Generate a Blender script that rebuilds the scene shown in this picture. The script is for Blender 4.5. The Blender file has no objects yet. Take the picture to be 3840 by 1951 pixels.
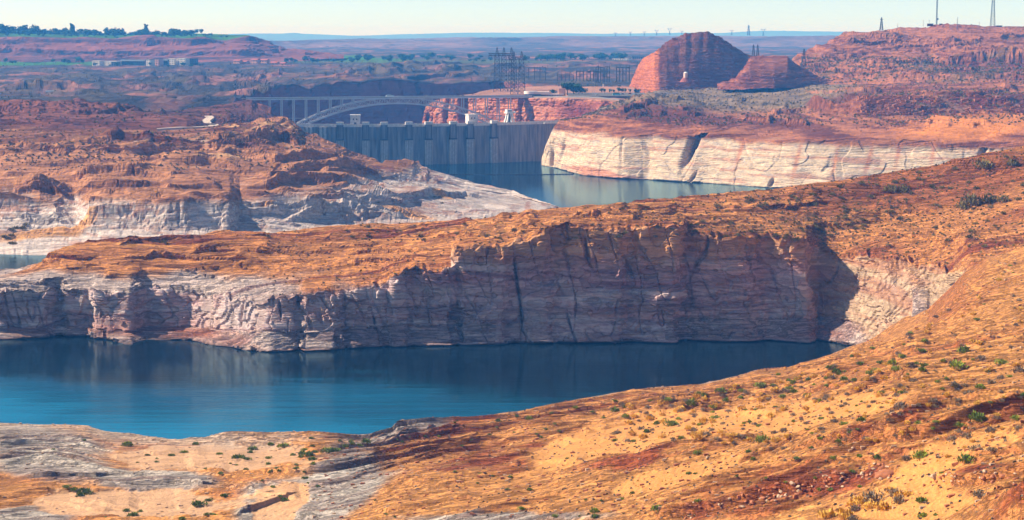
import bpy, math, random
import numpy as np

# ------------------------------------------------------------------ camera, sky, sun, exposure
SC = bpy.context.scene
COL = SC.collection
F = 7000.0                       # focal length in photo pixels (3840 wide)
CX, CY = 1920.0, 975.5
CAMZ = 163.0
PITCH = math.radians(6.88)
SUN_AZ = 8.0                    # sun stands to the left, this many degrees beyond square
SUN_EL = 37.0

cam_d = bpy.data.cameras.new('camera')
cam_d.sensor_fit = 'HORIZONTAL'
cam_d.sensor_width = 36.0
cam_d.lens = 36.0 * F / 3840.0
cam_d.clip_start = 1.0
cam_d.clip_end = 90000.0
cam = bpy.data.objects.new('camera', cam_d)
COL.objects.link(cam)
cam.location = (0, 0, CAMZ)
cam.rotation_euler = (math.pi / 2 - PITCH, 0, 0)
SC.camera = cam

world = bpy.data.worlds.new('World')
SC.world = world
world.use_nodes = True
wn = world.node_tree
wn.nodes.clear()
w_out = wn.nodes.new('ShaderNodeOutputWorld')
w_bg = wn.nodes.new('ShaderNodeBackground')
w_sky = wn.nodes.new('ShaderNodeTexSky')
w_sky.sky_type = 'NISHITA'
w_sky.sun_disc = False
w_sky.sun_elevation = math.radians(SUN_EL)
w_sky.sun_rotation = math.radians(-(90 - SUN_AZ))
w_sky.altitude = 1300
w_sky.air_density = 0.64
w_sky.dust_density = 0.4
w_sky.ozone_density = 1.0
w_bg.inputs['Strength'].default_value = 0.086
wn.links.new(w_sky.outputs[0], w_bg.inputs[0])
wn.links.new(w_bg.outputs[0], w_out.inputs[0])

sun_d = bpy.data.lights.new('sun', 'SUN')
sun_d.energy = 5.0
sun_d.angle = math.radians(0.53)
sun_d.color = (1.0, 0.93, 0.82)
sun = bpy.data.objects.new('sun', sun_d)
COL.objects.link(sun)
_az, _el = math.radians(SUN_AZ), math.radians(SUN_EL)
SUNV = np.array([-math.cos(_az) * math.cos(_el), math.sin(_az) * math.cos(_el), math.sin(_el)])
from mathutils import Vector, Matrix
sun.rotation_euler = Vector(SUNV).to_track_quat('Z', 'Y').to_euler()
sun.location = (-600, 300, 700)

SC.view_settings.view_transform = 'Standard'
SC.view_settings.look = 'None'
SC.view_settings.exposure = 0.85
SC.view_settings.gamma = 1.0
SC.view_settings.use_curve_mapping = False
SC.cycles.max_bounces = 6
SC.cycles.diffuse_bounces = 2
SC.cycles.glossy_bounces = 2
SC.cycles.volume_bounces = 0
SC.cycles.use_denoising = True

# ------------------------------------------------------------------ helpers: pixels, noise, colour
CT, ST = math.cos(PITCH), math.sin(PITCH)
def pt_Y(x, y, Y):
    """photo pixel + distance along the ground axis -> world point"""
    a = (np.asarray(x, float) - CX) / F
    b = -(np.asarray(y, float) - CY) / F
    ry = CT + b * ST
    t = np.asarray(Y, float) / ry
    return np.stack([a * t, np.asarray(Y, float) + 0 * a, CAMZ + (-ST + b * CT) * t], -1)
def pt_z(x, y, z):
    """photo pixel + height -> world point"""
    a = (np.asarray(x, float) - CX) / F
    b = -(np.asarray(y, float) - CY) / F
    t = (np.asarray(z, float) - CAMZ) / (-ST + b * CT)
    return np.stack([a * t, (CT + b * ST) * t, np.asarray(z, float) + 0 * a], -1)
def pt_xYz(x, Y, z):
    """pixel column + distance + height -> world point"""
    Y = np.asarray(Y, float); z = np.asarray(z, float)
    dep = Y * CT - (z - CAMZ) * ST
    return np.stack([(np.asarray(x, float) - CX) / F * dep, Y, z], -1)
def to_px(P):
    P = np.asarray(P, float)
    dep = P[..., 1] * CT - (P[..., 2] - CAMZ) * ST
    up = P[..., 1] * ST + (P[..., 2] - CAMZ) * CT
    return CX + F * P[..., 0] / dep, CY - F * up / dep
def V(p): return Vector((float(p[0]), float(p[1]), float(p[2])))

_rng = np.random.default_rng(7)
_T = (_rng.random(64 * 64 * 64) * 2 - 1).astype(np.float32)
def vn(x, y, z):
    x = np.asarray(x, np.float32); y = np.asarray(y, np.float32); z = np.asarray(z, np.float32)
    x, y, z = np.broadcast_arrays(x, y, z)
    xi = np.floor(x); yi = np.floor(y); zi = np.floor(z)
    fx = x - xi; fy = y - yi; fz = z - zi
    fx = fx * fx * (3 - 2 * fx); fy = fy * fy * (3 - 2 * fy); fz = fz * fz * (3 - 2 * fz)
    xi = xi.astype(np.int32) & 63; yi = yi.astype(np.int32) & 63; zi = zi.astype(np.int32) & 63
    x1 = (xi + 1) & 63; y1 = ((yi + 1) & 63) << 6; z1 = ((zi + 1) & 63) << 12
    y0 = yi << 6; z0 = zi << 12
    a = _T[xi + y0 + z0]; a = a + (_T[x1 + y0 + z0] - a) * fx
    b = _T[xi + y1 + z0]; b = b + (_T[x1 + y1 + z0] - b) * fx
    a = a + (b - a) * fy
    c = _T[xi + y0 + z1]; c = c + (_T[x1 + y0 + z1] - c) * fx
    d = _T[xi + y1 + z1]; d = d + (_T[x1 + y1 + z1] - d) * fx
    c = c + (d - c) * fy
    return a + (c - a) * fz
def fbm(P, s, octaves=4, gain=0.5, sz=None, seed=0.0):
    sz = sz or s
    out = 0; amp = 1.0; tot = 0
    x = P[..., 0] / s; y = P[..., 1] / s; z = P[..., 2] / sz
    for o in range(octaves):
        k = 2.03 ** o
        out = out + amp * vn(x * k + seed + 17.3 * o, y * k + 5.1 * o + seed * 1.7, z * k + 9.7 * o)
        tot += amp; amp *= gain
    return out / tot
def ridged(P, s, octaves=3, seed=0.0, sz=None):
    sz = sz or s
    out = 0; amp = 1.0; tot = 0
    for o in range(octaves):
        k = 2.03 ** o
        out = out + amp * (1 - 2 * np.abs(vn(P[..., 0] / s * k + seed + 3.3 * o, P[..., 1] / s * k + 7.7 * o, P[..., 2] / sz * k + 1.3 * o + seed)))
        tot += amp; amp *= 0.5
    return out / tot
def ss(a, b, x):
    t = np.clip((x - a) / (b - a), 0, 1)
    return t * t * (3 - 2 * t)
def hsh(k, s=0):
    return (np.sin(k * 12.9898 + s * 78.233) * 43758.5453) % 1.0
def lin(r, g, b):
    c = np.array([r, g, b], float) / 255.0
    return np.where(c <= 0.04045, c / 12.92, ((c + 0.055) / 1.055) ** 2.4)
def mixc(a, b, w):
    w = np.clip(w, 0, 1)[..., None]
    return a * (1 - w) + b * w

def bedding(P, set_h, H, dip, seed=0.0, base_dip=(0, 0)):
    """cross-bedded sandstone: sets set_h thick, each with its own dip, layers H thick with broken edges.
    returns (ledge profile, random per layer, random per set)"""
    zz = P[..., 2] + 0.3 * set_h * fbm(P, set_h * 14, 2, seed=seed) + base_dip[0] * P[..., 0] + base_dip[1] * P[..., 1]
    k = np.floor(zz / set_h)
    dx = (hsh(k, 1 + seed) - 0.5) * 2 * dip
    dy = (hsh(k, 2 + seed) - 0.5) * 2 * dip
    rough = fbm(P, H * 3.2, 3, gain=0.6, seed=seed + 14)
    t = (P[..., 2] + dx * P[..., 0] + dy * P[..., 1] + H * 0.9 * fbm(P, H * 40, 2, seed=seed + 4)) / H + 0.55 * rough
    t = t + 0.4 * vn(t * 0.37 + seed, k * 3.1, 0.5)
    i = np.floor(t); f = t - i
    amp = np.clip(0.15 + 0.9 * hsh(i, 3 + seed) + 0.9 * fbm(P, H * 22, 2, seed=seed + 24), 0, 1.3)
    saw = np.where(f < 0.8, f / 0.8, (1 - f) / 0.2) - 0.5
    return saw * amp, np.clip(hsh(i, 4 + seed) + 0.4 * rough, 0, 1), hsh(k, 5 + seed)

def ledges(P, spacing, rise, skew, seed, wob=10.0, jit=0.5):
    """edges of thin slabs that step up away from the viewer side: returns (height, random per slab)"""
    X, Y = P[..., 0], P[..., 1]
    w = wob * fbm(P, spacing * 16, 2, seed=seed) 
    j = vn(X / (spacing * 4.5) + seed, Y / (spacing * 0.9), 0.3) + 0.35 * vn(X / (spacing * 1.1), Y / (spacing * 0.5), seed)
    t = (Y - skew * X + w) / spacing + jit * j
    i = np.floor(t); f = t - i
    br = ss(-0.25, 0.25, vn(X / (spacing * 9) + i * 7.31, i * 1.7 + seed, 0.5) + 0.3 * vn(X / (spacing * 2) + i * 3.3, i * 2.9, 0.1))
    h = rise * (0.25 + 0.9 * hsh(i, seed)) * br
    rs = np.abs(np.gradient(t, axis=0)) + 0.6 * np.abs(np.gradient(t, axis=1))      # keep the riser wider than the mesh rows
    fr = np.clip(2.4 * rs, 0.16, 0.6)
    h = h * ss(1.1, 0.5, 2.4 * rs)
    return h * np.where(f < fr, f / fr, (1 - f) / (1 - fr)), hsh(i, seed + 3)

def tag(o, label=None, cat=None, group=None, kind=None):
    if label: o['label'] = label
    if cat: o['category'] = cat
    if group: o['group'] = group
    if kind: o['kind'] = kind
    return o

# ------------------------------------------------------------------ materials
MATS = {}
def pmat(name, col, rough=0.8, noise=0.0, nscale=1.0, bump=0.0, metal=0.0, col2=None, stretch=None, spec=0.3):
    """plain procedural material: colour broken up by noise, optional bump"""
    if name in MATS: return MATS[name]
    m = bpy.data.materials.new(name); m.use_nodes = True
    nt = m.node_tree; b = nt.nodes['Principled BSDF']
    b.inputs['Roughness'].default_value = rough
    b.inputs['Metallic'].default_value = metal
    b.inputs['Specular IOR Level'].default_value = spec
    tc = nt.nodes.new('ShaderNodeTexCoord'); mp = nt.nodes.new('ShaderNodeMapping')
    nt.links.new(tc.outputs['Object'], mp.inputs['Vector'])
    if stretch: mp.inputs['Scale'].default_value = stretch
    n = nt.nodes.new('ShaderNodeTexNoise'); n.inputs['Scale'].default_value = nscale
    n.inputs['Detail'].default_value = 6
    nt.links.new(mp.outputs[0], n.inputs['Vector'])
    r = nt.nodes.new('ShaderNodeValToRGB')
    c = np.array(col[:3]); c2 = np.array(col2) if col2 is not None else c * (1 - noise)
    r.color_ramp.elements[0].position = 0.3; r.color_ramp.elements[1].position = 0.7
    r.color_ramp.elements[0].color = (*c2, 1); r.color_ramp.elements[1].color = (*np.clip(c * (1 + 0.3 * noise), 0, 1), 1)
    nt.links.new(n.outputs['Fac'], r.inputs['Fac'])
    nt.links.new(r.outputs['Color'], b.inputs['Base Color'])
    if bump:
        bp = nt.nodes.new('ShaderNodeBump'); bp.inputs['Strength'].default_value = bump
        nt.links.new(n.outputs['Fac'], bp.inputs['Height']); nt.links.new(bp.outputs[0], b.inputs['Normal'])
    MATS[name] = m
    return m

def rock_mat(name, grain, bed, bump_d, tint=1.0, streak=None, lo=0.62, hi=1.32, tone=0.42):
    """rock: per-vertex mineral colour x fine procedural grain, thin bedding lines and bump"""
    m = bpy.data.materials.new(name); m.use_nodes = True
    nt = m.node_tree; L = nt.links; b = nt.nodes['Principled BSDF']
    b.inputs['Roughness'].default_value = 0.95
    b.inputs['Specular IOR Level'].default_value = 0.1
    at = nt.nodes.new('ShaderNodeAttribute'); at.attribute_name = 'Col'
    tc = nt.nodes.new('ShaderNodeTexCoord')
    n1 = nt.nodes.new('ShaderNodeTexNoise'); n1.inputs['Scale'].default_value = 1.0 / grain
    n1.inputs['Detail'].default_value = 8; n1.inputs['Roughness'].default_value = 0.62
    L.new(tc.outputs['Object'], n1.inputs['Vector'])
    mp = nt.nodes.new('ShaderNodeMapping'); mp.inputs['Scale'].default_value = (0.02 / bed, 0.02 / bed, 0.5 / bed)
    mp.inputs['Rotation'].default_value = (math.radians(9), math.radians(-6), 0)
    L.new(tc.outputs['Object'], mp.inputs['Vector'])
    n2 = nt.nodes.new('ShaderNodeTexNoise'); n2.inputs['Scale'].default_value = 1.0
    n2.inputs['Detail'].default_value = 7; n2.inputs['Roughness'].default_value = 0.7
    L.new(mp.outputs[0], n2.inputs['Vector'])
    ad = nt.nodes.new('ShaderNodeMath'); ad.operation = 'ADD'
    L.new(n1.outputs['Fac'], ad.inputs[0]); L.new(n2.outputs['Fac'], ad.inputs[1])
    if streak:      # edges of thin beds running across the slope
        mp3 = nt.nodes.new('ShaderNodeMapping'); mp3.inputs['Scale'].default_value = (0.035 / streak, 0.30 / streak, 0.5 / streak)
        mp3.inputs['Rotation'].default_value = (0, 0, math.radians(-7))
        L.new(tc.outputs['Object'], mp3.inputs['Vector'])
        n3 = nt.nodes.new('ShaderNodeTexNoise'); n3.inputs['Detail'].default_value = 5; n3.inputs['Roughness'].default_value = 0.75; n3.inputs['Scale'].default_value = 1.0
        L.new(mp3.outputs[0], n3.inputs['Vector'])
        n3.inputs['Detail'].default_value = 3; n3.inputs['Roughness'].default_value = 0.6
        def mth(op, x, y=0.0):
            n = nt.nodes.new('ShaderNodeMath'); n.operation = op
            for k_, v_ in enumerate((x, y)):
                if hasattr(v_, 'is_linked'): L.new(v_, n.inputs[k_])
                else: n.inputs[k_].default_value = v_
            return n.outputs[0]
        lay = mth('MULTIPLY', n3.outputs['Fac'], 9.0)
        wnz = nt.nodes.new('ShaderNodeTexWhiteNoise'); wnz.noise_dimensions = '1D'; L.new(mth('FLOOR', lay), wnz.inputs['W'])
        soft = mth('MULTIPLY_ADD' if False else 'MULTIPLY', mth('MULTIPLY', mth('SUBTRACT', wnz.outputs['Value'], 0.5), tone), at.outputs['Alpha'])
        step = mth('MULTIPLY', mth('MULTIPLY', mth('FRACT', lay), 0.55), at.outputs['Alpha'])
        edge_h = mth('ADD', mth('ADD', n1.outputs['Fac'], mth('MULTIPLY', n2.outputs['Fac'], 0.6)), step)
        ad_c = mth('ADD', ad.outputs[0], soft)
    else:
        edge_h = ad.outputs[0]; ad_c = ad.outputs[0]
    mr = nt.nodes.new('ShaderNodeMapRange')
    mr.inputs['From Min'].default_value = 0.65; mr.inputs['From Max'].default_value = 1.35
    mr.inputs['To Min'].default_value = lo; mr.inputs['To Max'].default_value = hi
    L.new(ad_c, mr.inputs['Value'])
    mx = nt.nodes.new('ShaderNodeMix'); mx.data_type = 'RGBA'; mx.blend_type = 'MULTIPLY'
    mx.inputs['Factor'].default_value = tint
    L.new(at.outputs['Color'], mx.inputs[6]); L.new(mr.outputs[0], mx.inputs[7])
    L.new(mx.outputs[2], b.inputs['Base Color'])
    bp = nt.nodes.new('ShaderNodeBump'); bp.inputs['Strength'].default_value = 0.9
    bp.inputs['Distance'].default_value = bump_d
    L.new(edge_h, bp.inputs['Height']); L.new(bp.outputs[0], b.inputs['Normal'])
    return m

# ------------------------------------------------------------------ terrain sheets
SHEETS = {}
ALB = 0.74
def line_pts(xs, ln, prev):
    kind = ln[0]
    if kind == 'off':                       # behind the previous line: further by dY, at height z (or lowered)
        dY = np.interp(xs, [n[0] for n in ln[1]], [n[1] for n in ln[1]])
        z = np.interp(xs, [n[0] for n in ln[1]], [n[2] for n in ln[1]])
        if len(ln) > 2 and ln[2] == 'rel': z = prev[:, 2] + z
        return pt_xYz(xs, prev[:, 1] + dY, z)
    nx = [n[0] for n in ln[1]]
    a = np.interp(xs, nx, [n[1] for n in ln[1]]); v = np.interp(xs, nx, [n[2] for n in ln[1]])
    if kind == 'yY': return pt_Y(xs, a, v)
    if kind == 'yz': return pt_z(xs, a, v)
    if kind == 'Yz': return pt_xYz(xs, a, v)

def grid_mesh(name, G, col, mat, smooth=False, rock=None, mask=None, mat2=None):
    nv, nx = G.shape[:2]
    me = bpy.data.meshes.new(name)
    n = nv * nx
    me.vertices.add(n); me.vertices.foreach_set('co', G.reshape(-1).astype(np.float32))
    i = np.arange(n).reshape(nv, nx)
    q = np.stack([i[:-1, :-1], i[:-1, 1:], i[1:, 1:], i[1:, :-1]], -1).reshape(-1, 4)
    me.loops.add(q.size); me.loops.foreach_set('vertex_index', q.reshape(-1).astype(np.int32))
    me.polygons.add(len(q))
    me.polygons.foreach_set('loop_start', (np.arange(len(q)) * 4).astype(np.int32))
    me.polygons.foreach_set('loop_total', np.full(len(q), 4, np.int32))
    me.polygons.foreach_set('use_smooth', np.full(len(q), smooth, bool))
    me.update(calc_edges=True); 
    ca = me.color_attributes.new('Col', 'FLOAT_COLOR', 'POINT')
    c4 = np.ones((n, 4), np.float32); c4[:, :3] = np.clip(col.reshape(-1, 3) * ALB, 0.004, 0.9)
    if rock is not None: c4[:, 3] = rock.reshape(-1)
    ca.data.foreach_set('color', c4.reshape(-1))
    me.materials.append(mat)
    if mask is not None:
        me.materials.append(mat2); me.polygons.foreach_set('material_index', (mask[:-1, :-1].reshape(-1) > 0.5).astype(np.int32))
    o = bpy.data.objects.new(name, me); COL.objects.link(o)
    return o

def smooth_rows(G, k):
    if k <= 0: return G
    ker = np.hanning(2 * k + 3)[1:-1]; ker /= ker.sum()
    P = np.concatenate([np.repeat(G[:1], k, 0), G, np.repeat(G[-1:], k, 0)], 0)
    out = np.zeros_like(G)
    for j, w in enumerate(ker): out += w * P[j:j + len(G)]
    return out

def normals(G):
    du = np.gradient(G, axis=1); dv = np.gradient(G, axis=0)
    n = np.cross(du, dv)
    n /= np.linalg.norm(n, axis=-1, keepdims=True) + 1e-9
    to = np.array([0, 0, CAMZ + 300]) - G
    s = np.sign(np.median((n * to).sum(-1)))
    return n * (s if s else 1)

def sheet(name, xs, lines, rows, mat, shape, label, roundoff=2, smooth=False, mat2=None):
    pts = []; prev = None
    for ln in lines:
        prev = line_pts(xs, ln, prev); pts.append(prev)
    segs = []
    for k in range(len(pts) - 1):
        t = np.linspace(0, 1, rows[k], endpoint=False)[:, None, None]
        segs.append(pts[k][None] * (1 - t) + pts[k + 1][None] * t)
    segs.append(pts[-1][None])
    G = smooth_rows(np.concatenate(segs, 0), roundoff)
    seg_id = np.concatenate([np.full(rows[k], k) for k in range(len(rows))] + [[len(rows)]])
    N = normals(G)
    px, py = to_px(G)
    env = dict(G=G, N=N, px=px, py=py, seg=seg_id)
    G2, col = shape(env)
    o = grid_mesh(name, G2, col, mat, smooth, env.get('rock'), env.get('mask'), mat2)
    tag(o, label, kind='structure')
    qx, qy = to_px(G2)
    SHEETS[name] = (G2, qx.astype(np.float32), qy.astype(np.float32), N)
    return o

def xcols(a, b, step, lo=0, hi=3840, coarse=14):
    parts = []
    if a < lo: parts.append(np.arange(a, lo, coarse))
    parts.append(np.arange(max(a, lo), min(b, hi), step))
    if b > hi: parts.append(np.arange(hi, b, coarse))
    parts.append([b])
    return np.concatenate(parts)

def pick(name, x, y, near=True):
    """world point of a terrain sheet seen at photo pixel x, y"""
    G, qx, qy, N = SHEETS[name]
    d = (qx - x) ** 2 + (qy - y) ** 2
    i = int(np.argmin(d))
    if near:
        c = np.argwhere(d < max(d.flat[i] * 1.0, 30.0))
        if len(c) > 1:
            k = int(np.argmin([G[a, b, 1] for a, b in c])); i = c[k][0] * G.shape[1] + c[k][1]
    return G.reshape(-1, 3)[i]

def gauss(px, py, cx, cy, rx, ry, rot=0):
    c, s = math.cos(math.radians(rot)), math.sin(math.radians(rot))
    u = ((px - cx) * c + (py - cy) * s) / rx; v = (-(px - cx) * s + (py - cy) * c) / ry
    return np.exp(-(u * u + v * v))

# ------------------------------------------------------------------ terrain: colours of the stone and sand
SAND = lin(236, 164, 90); SANDP = lin(230, 178, 132); RED = lin(172, 84, 46); DKRED = lin(120, 48, 28)
TAN = lin(220, 158, 96); PINK = lin(200, 140, 112); WHITE = lin(238, 222, 202); GREY = lin(196, 184, 172)
MAUVE = lin(176, 142, 132); SCRUB = lin(126, 108, 66); ORANGE = lin(226, 128, 52); GRASS = lin(70, 120, 40)
GRAVEL = lin(150, 132, 112)
M_NEAR = rock_mat('near_sandstone', 1.1, 0.22, 0.85, streak=0.9, lo=0.55, hi=1.34, tone=0.75)
M_WALL = rock_mat('shaded_cliff_rock', 1.6, 0.5, 0.3, streak=2.2, lo=0.72, hi=1.24, tone=0.6)
M_PALE = rock_mat('ringed_cliff_rock', 3.0, 0.7, 0.5, streak=3.2, lo=0.74, hi=1.2)
M_MID = rock_mat('mid_sandstone', 2.2, 0.5, 1.0, streak=2.6)
M_FAR = rock_mat('far_sandstone', 9.0, 1.6, 2.5)
M_VFAR = rock_mat('plateau_rock', 60.0, 8.0, 10.0)

def ringmix(P, base, level=46.0, wob=3.0, pale=None, seed=0.0):
    """pale mineral ring left by the lake below its old level, with bands of the red stone showing"""
    e = level + wob * fbm(P, 26, 3, seed=seed + 2) - P[..., 2]
    w = ss(-3.5, 3.5, e)
    band = fbm(P, 34, 3, sz=3.0, seed=seed + 8)
    pale = WHITE if pale is None else pale
    c = mixc(np.broadcast_to(pale, P.shape), PINK, ss(0.0, 0.45, band) * 0.8)
    c = mixc(c, GREY, ss(0.1, 0.45, fbm(P, 12, 3, sz=2.2, seed=seed + 5)) * 0.7)
    return mixc(base, c, w * (0.86 + 0.14 * band))

def displace(env, lump=(40, 3, 4), bed=(9, 1.5, 0.25, 0.8), plate=None, crack=None, seed=0.0, base_dip=(0, 0), flat=None, ax=1.0):
    G, N = env['G'], env['N']
    P = G.copy()
    m = 1.0 if flat is None else flat
    if lump: P = P + N * (np.asarray(m) * lump[1] * fbm(P * np.array([ax, 1, 1]), lump[0], lump[2], seed=seed))[..., None]
    saw, lay, st = bedding(P, bed[0], bed[1], bed[2], seed, base_dip)
    d = bed[3] * saw * m
    cl = 1 - np.abs(N[..., 2]); rg_ = env.get('rough', 1.0)
    if plate:
        q = fbm(P, plate[0], 3, sz=plate[0] * 0.8, seed=seed + 11) * plate[2]
        fl = np.floor(q); fr = q - fl
        d = d + rg_ * plate[1] * (fl + ss(0.42, 0.5, fr)) * ss(0.25, 0.6, cl)
    if crack:
        u = np.stack([P[..., 0] + 0.25 * P[..., 2], P[..., 1], P[..., 2]], -1)
        crack = (crack[0], crack[1] * rg_)
        part = ss(-0.15, 0.35, fbm(P, crack[0] * 0.9, 2, seed=seed + 41))
        c = np.abs(fbm(u, crack[0], 2, sz=crack[0] * 7.0, seed=seed + 21))
        d = d - crack[1] * np.exp(-(c / 0.03) ** 2) * ss(0.2, 0.55, cl) * part
        c2 = np.abs(fbm(u, crack[0] * 0.45, 2, sz=crack[0] * 2.4, seed=seed + 31))
        d = d - 0.35 * crack[1] * np.exp(-(c2 / 0.035) ** 2) * ss(0.2, 0.55, cl) * (1 - part * 0.6)
        hz = np.abs(fbm(P, crack[0] * 2.5, 3, sz=crack[0] * 0.22, seed=seed + 51))
        d = d - 0.22 * crack[1] * np.exp(-(hz / 0.03) ** 2) * ss(0.2, 0.55, cl)
    P = P + N * d[..., None]
    return P, dict(saw=saw, lay=lay, st=st, N2=normals(P), cl=cl)

def scarp_field(px, py, nodes, w, L):
    """height of a rock step whose foot runs along the pixel line nodes (x, y, h)"""
    xs = [n[0] for n in nodes]
    ys = np.interp(px, xs, [n[1] for n in nodes]); h = np.interp(px, xs, [n[2] for n in nodes], left=0, right=0)
    t = ys - py
    return h * ss(0, w, t) * np.exp(-np.clip(t - w, 0, None) / L)

def rand_scarps(px, py, jit, n, xr, ylo, yhi, hr, lr, tilt, w, L, seed):
    """n rock steps of random length and height; ylo / yhi give the pixel band as functions of x"""
    r = random.Random(seed); out = 0
    for _ in range(n):
        x = r.uniform(*xr); u = r.random(); y = ylo(x) + (yhi(x) - ylo(x)) * u; ln = r.uniform(*lr); h = r.uniform(*hr); t = tilt + r.uniform(-.04, .04); b = r.uniform(-.05, .05) * ln
        out = out + scarp_field(px, py + jit, [(x - ln / 2, y - t * ln / 2, 0), (x - ln * .36, y - t * ln * .36 + b, h), (x, y + b * .3, h * r.uniform(.6, 1)), (x + ln * .36, y + t * ln * .36 - b * .5, h), (x + ln / 2, y + t * ln / 2, 0)], w, L)
    return out
li = lambda *a: (lambda x: float(np.interp(x, a[0::2], a[1::2])))

# ---- sandy slope in front, from the beach at left up to the shoulder at right
def shape_near(env):
    px, py, G = env['px'], env['py'], env['G']
    jit = 16 * fbm(G, 14, 3, seed=3.3)
    dz = 0
    for nodes, w, L in (
        ([(2900, 1730, 0), (3020, 1702, 1.6), (3200, 1690, 2.8), (3380, 1672, 3.2), (3590, 1618, 3.0), (3838, 1540, 3.2), (4300, 1450, 3)], 6, 90),
        ([(2350, 1965, 0), (2560, 1945, 2.6), (2800, 1905, 3.2), (3000, 1860, 3.2), (3150, 1825, 2.2), (3230, 1790, 0)], 6, 120),
        ([(3440, 1830, 0), (3520, 1828, 2.0), (3700, 1820, 2.4), (3840, 1795, 2.6), (4300, 1760, 2)], 6, 70),
        ([(2050, 1790, 0), (2300, 1760, 1.0), (2700, 1690, 1.2), (2900, 1640, 0)], 4, 50),
        ([(40, 1800, 0), (180, 1796, 2.0), (360, 1800, 1.6), (480, 1790, 0)], 4, 60),
        ([(480, 1815, 0), (620, 1822, 1.8), (760, 1835, 1.6), (860, 1815, 0)], 4, 70),
        ([(860, 1945, 0), (940, 1920, 1.8), (1060, 1880, 1.6), (1120, 1850, 0)], 4, 50),
        ([(1470, 1640, 0), (1490, 1634, 1.6), (1600, 1630, 1.2), (1660, 1610, 0)], 4, 50),
        ([(0, 1650, 1.0), (120, 1660, 1.4), (300, 1672, 1.2), (380, 1690, 0)], 4, 40),
        ([(2600, 1540, 0), (2800, 1500, .7), (3100, 1440, .9), (3300, 1400, 0)], 11, 60),
        ([(2900, 1500, 0), (3200, 1470, .9), (3600, 1400, .9), (3840, 1330, 1.0)], 11, 60),
    ):
        dz = dz + scarp_field(px, py + jit, nodes, w, L)
    dz = dz + rand_scarps(px, py, jit, 34, (1500, 3840), li(1500, 1640, 2300, 1540, 3000, 1430, 3840, 1150), li(1500, 1930, 2500, 1860, 3840, 1780), (.5, 1.5), (160, 520), -0.13, 6, 34, 3)
    dz = dz + rand_scarps(px, py, jit, 10, (0, 1300), li(0, 1640, 1300, 1690), li(0, 1930, 1300, 1930), (.5, 1.3), (120, 360), 0.03, 5, 30, 4)
    dz = dz + 4.5 * gauss(px, py, 3860, 1960, 200, 110) * (1 + 0.5 * fbm(G, 5, 4, seed=44))
    env['G'] = G + np.stack([0 * px, 0 * px, dz], -1)
    env['N'] = normals(env['G'])
    sandw = np.clip(sum(gauss(px, py, *g) for g in (
        (760, 1720, 480, 60), (480, 1890, 420, 60), (1060, 1900, 150, 60, -40), (2330, 1650, 420, 70, -14), (3450, 1790, 170, 110, -35),
        (3050, 1560, 420, 60, -10), (2500, 1800, 260, 40, -14), (3700, 1680, 200, 50, -10), (2750, 1600, 300, 40, -8), (3380, 1900, 260, 60))), 0, 1)
    an = np.stack([G[..., 0], G[..., 1] * 0.45, G[..., 2]], -1)
    sandw = ss(0.36, 0.62, sandw + 0.45 * fbm(an, 16, 5, gain=0.62, seed=8))
    rockw = 1 - sandw
    env['G'] = env['G'] + np.stack([0 * px, 0 * px, 1.1 * fbm(an, 30, 4, seed=13) * (0.3 + 0.7 * rockw)], -1)
    skew = 0.10 + 0.75 * gauss(px, py, 1330, 1830, 330, 170) - 0.25 * gauss(px, py, 150, 1700, 420, 120)
    pat = ss(-0.35, 0.25, fbm(an, 34, 3, seed=17))
    h1, l1 = ledges(env['G'], 9.0, 2.4, skew, 2.0, 9, 0.22)
    h2, lay2 = ledges(env['G'], 4.2, 1.1, skew, 5.0, 7, 0.22)
    h3, l3 = 0, lay2
    peb = np.clip(fbm(G, 1.6, 3, gain=0.7, seed=19), 0.15, None) * 0.4
    P = env['G'] + np.stack([0 * px, 0 * px, (h1 * (0.25 + 0.75 * pat) + h2 * pat + h3) * rockw + peb * (0.1 + 0.9 * rockw)], -1)
    q = dict(lay=l1, N2=normals(P))
    nz = q['N2'][..., 2]
    big = fbm(G, 70, 3, seed=12); med = fbm(G, 9, 4, seed=15)
    left = ss(1700, 900, px + 200 * big)
    c = mixc(np.broadcast_to(SAND, P.shape), SANDP, left)
    rock = mixc(np.broadcast_to(lin(222, 152, 84), P.shape), lin(178, 100, 56), ss(0.4, 0.95, q['lay'] * 0.4 + lay2 * 0.35 + 0.35 * big + 0.2 * med) * 0.85)
    redw = np.clip(sum(gauss(px, py, *g) for g in ((1870, 1730, 330, 90, -4), (2950, 1860, 620, 75, -12), (2380, 1740, 200, 40, -10), (3300, 1650, 380, 34, -10), (3680, 1790, 200, 28, -5), (1700, 1600, 250, 40, -12), (3850, 1930, 210, 80, -20))), 0, 1)
    rock = mixc(rock, mixc(np.broadcast_to(lin(178, 92, 52), P.shape), lin(128, 56, 34), lay2), ss(0.45, 0.9, redw * 0.85 + 0.5 * med) * 0.9)
    grw = np.clip(sum(gauss(px, py, *g) for g in ((120, 1660, 330, 70, 8), (250, 1780, 330, 40, 5), (650, 1820, 190, 36), (960, 1900, 120, 60, -35), (1260, 1800, 190, 110, -35), (1150, 1930, 300, 60, -25), (1560, 1620, 150, 26, -12), (2150, 1490, 260, 22, -10), (100, 1940, 200, 40), (1900, 1945, 400, 24))), 0, 1)
    rock = mixc(rock, mixc(np.broadcast_to(lin(206, 190, 172), P.shape), lin(150, 124, 112), lay2 * 0.9), ss(0.25, 0.7, grw + 0.25 * med))
    c = mixc(c, rock, ss(0.1, 0.55, rockw + 0.35 * med - 0.12))
    c = mixc(c, mixc(np.broadcast_to(RED, P.shape), DKRED, lay2), ss(0.93, 0.75, nz) * rockw * ss(900, 2300, px) * 0.45)
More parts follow.
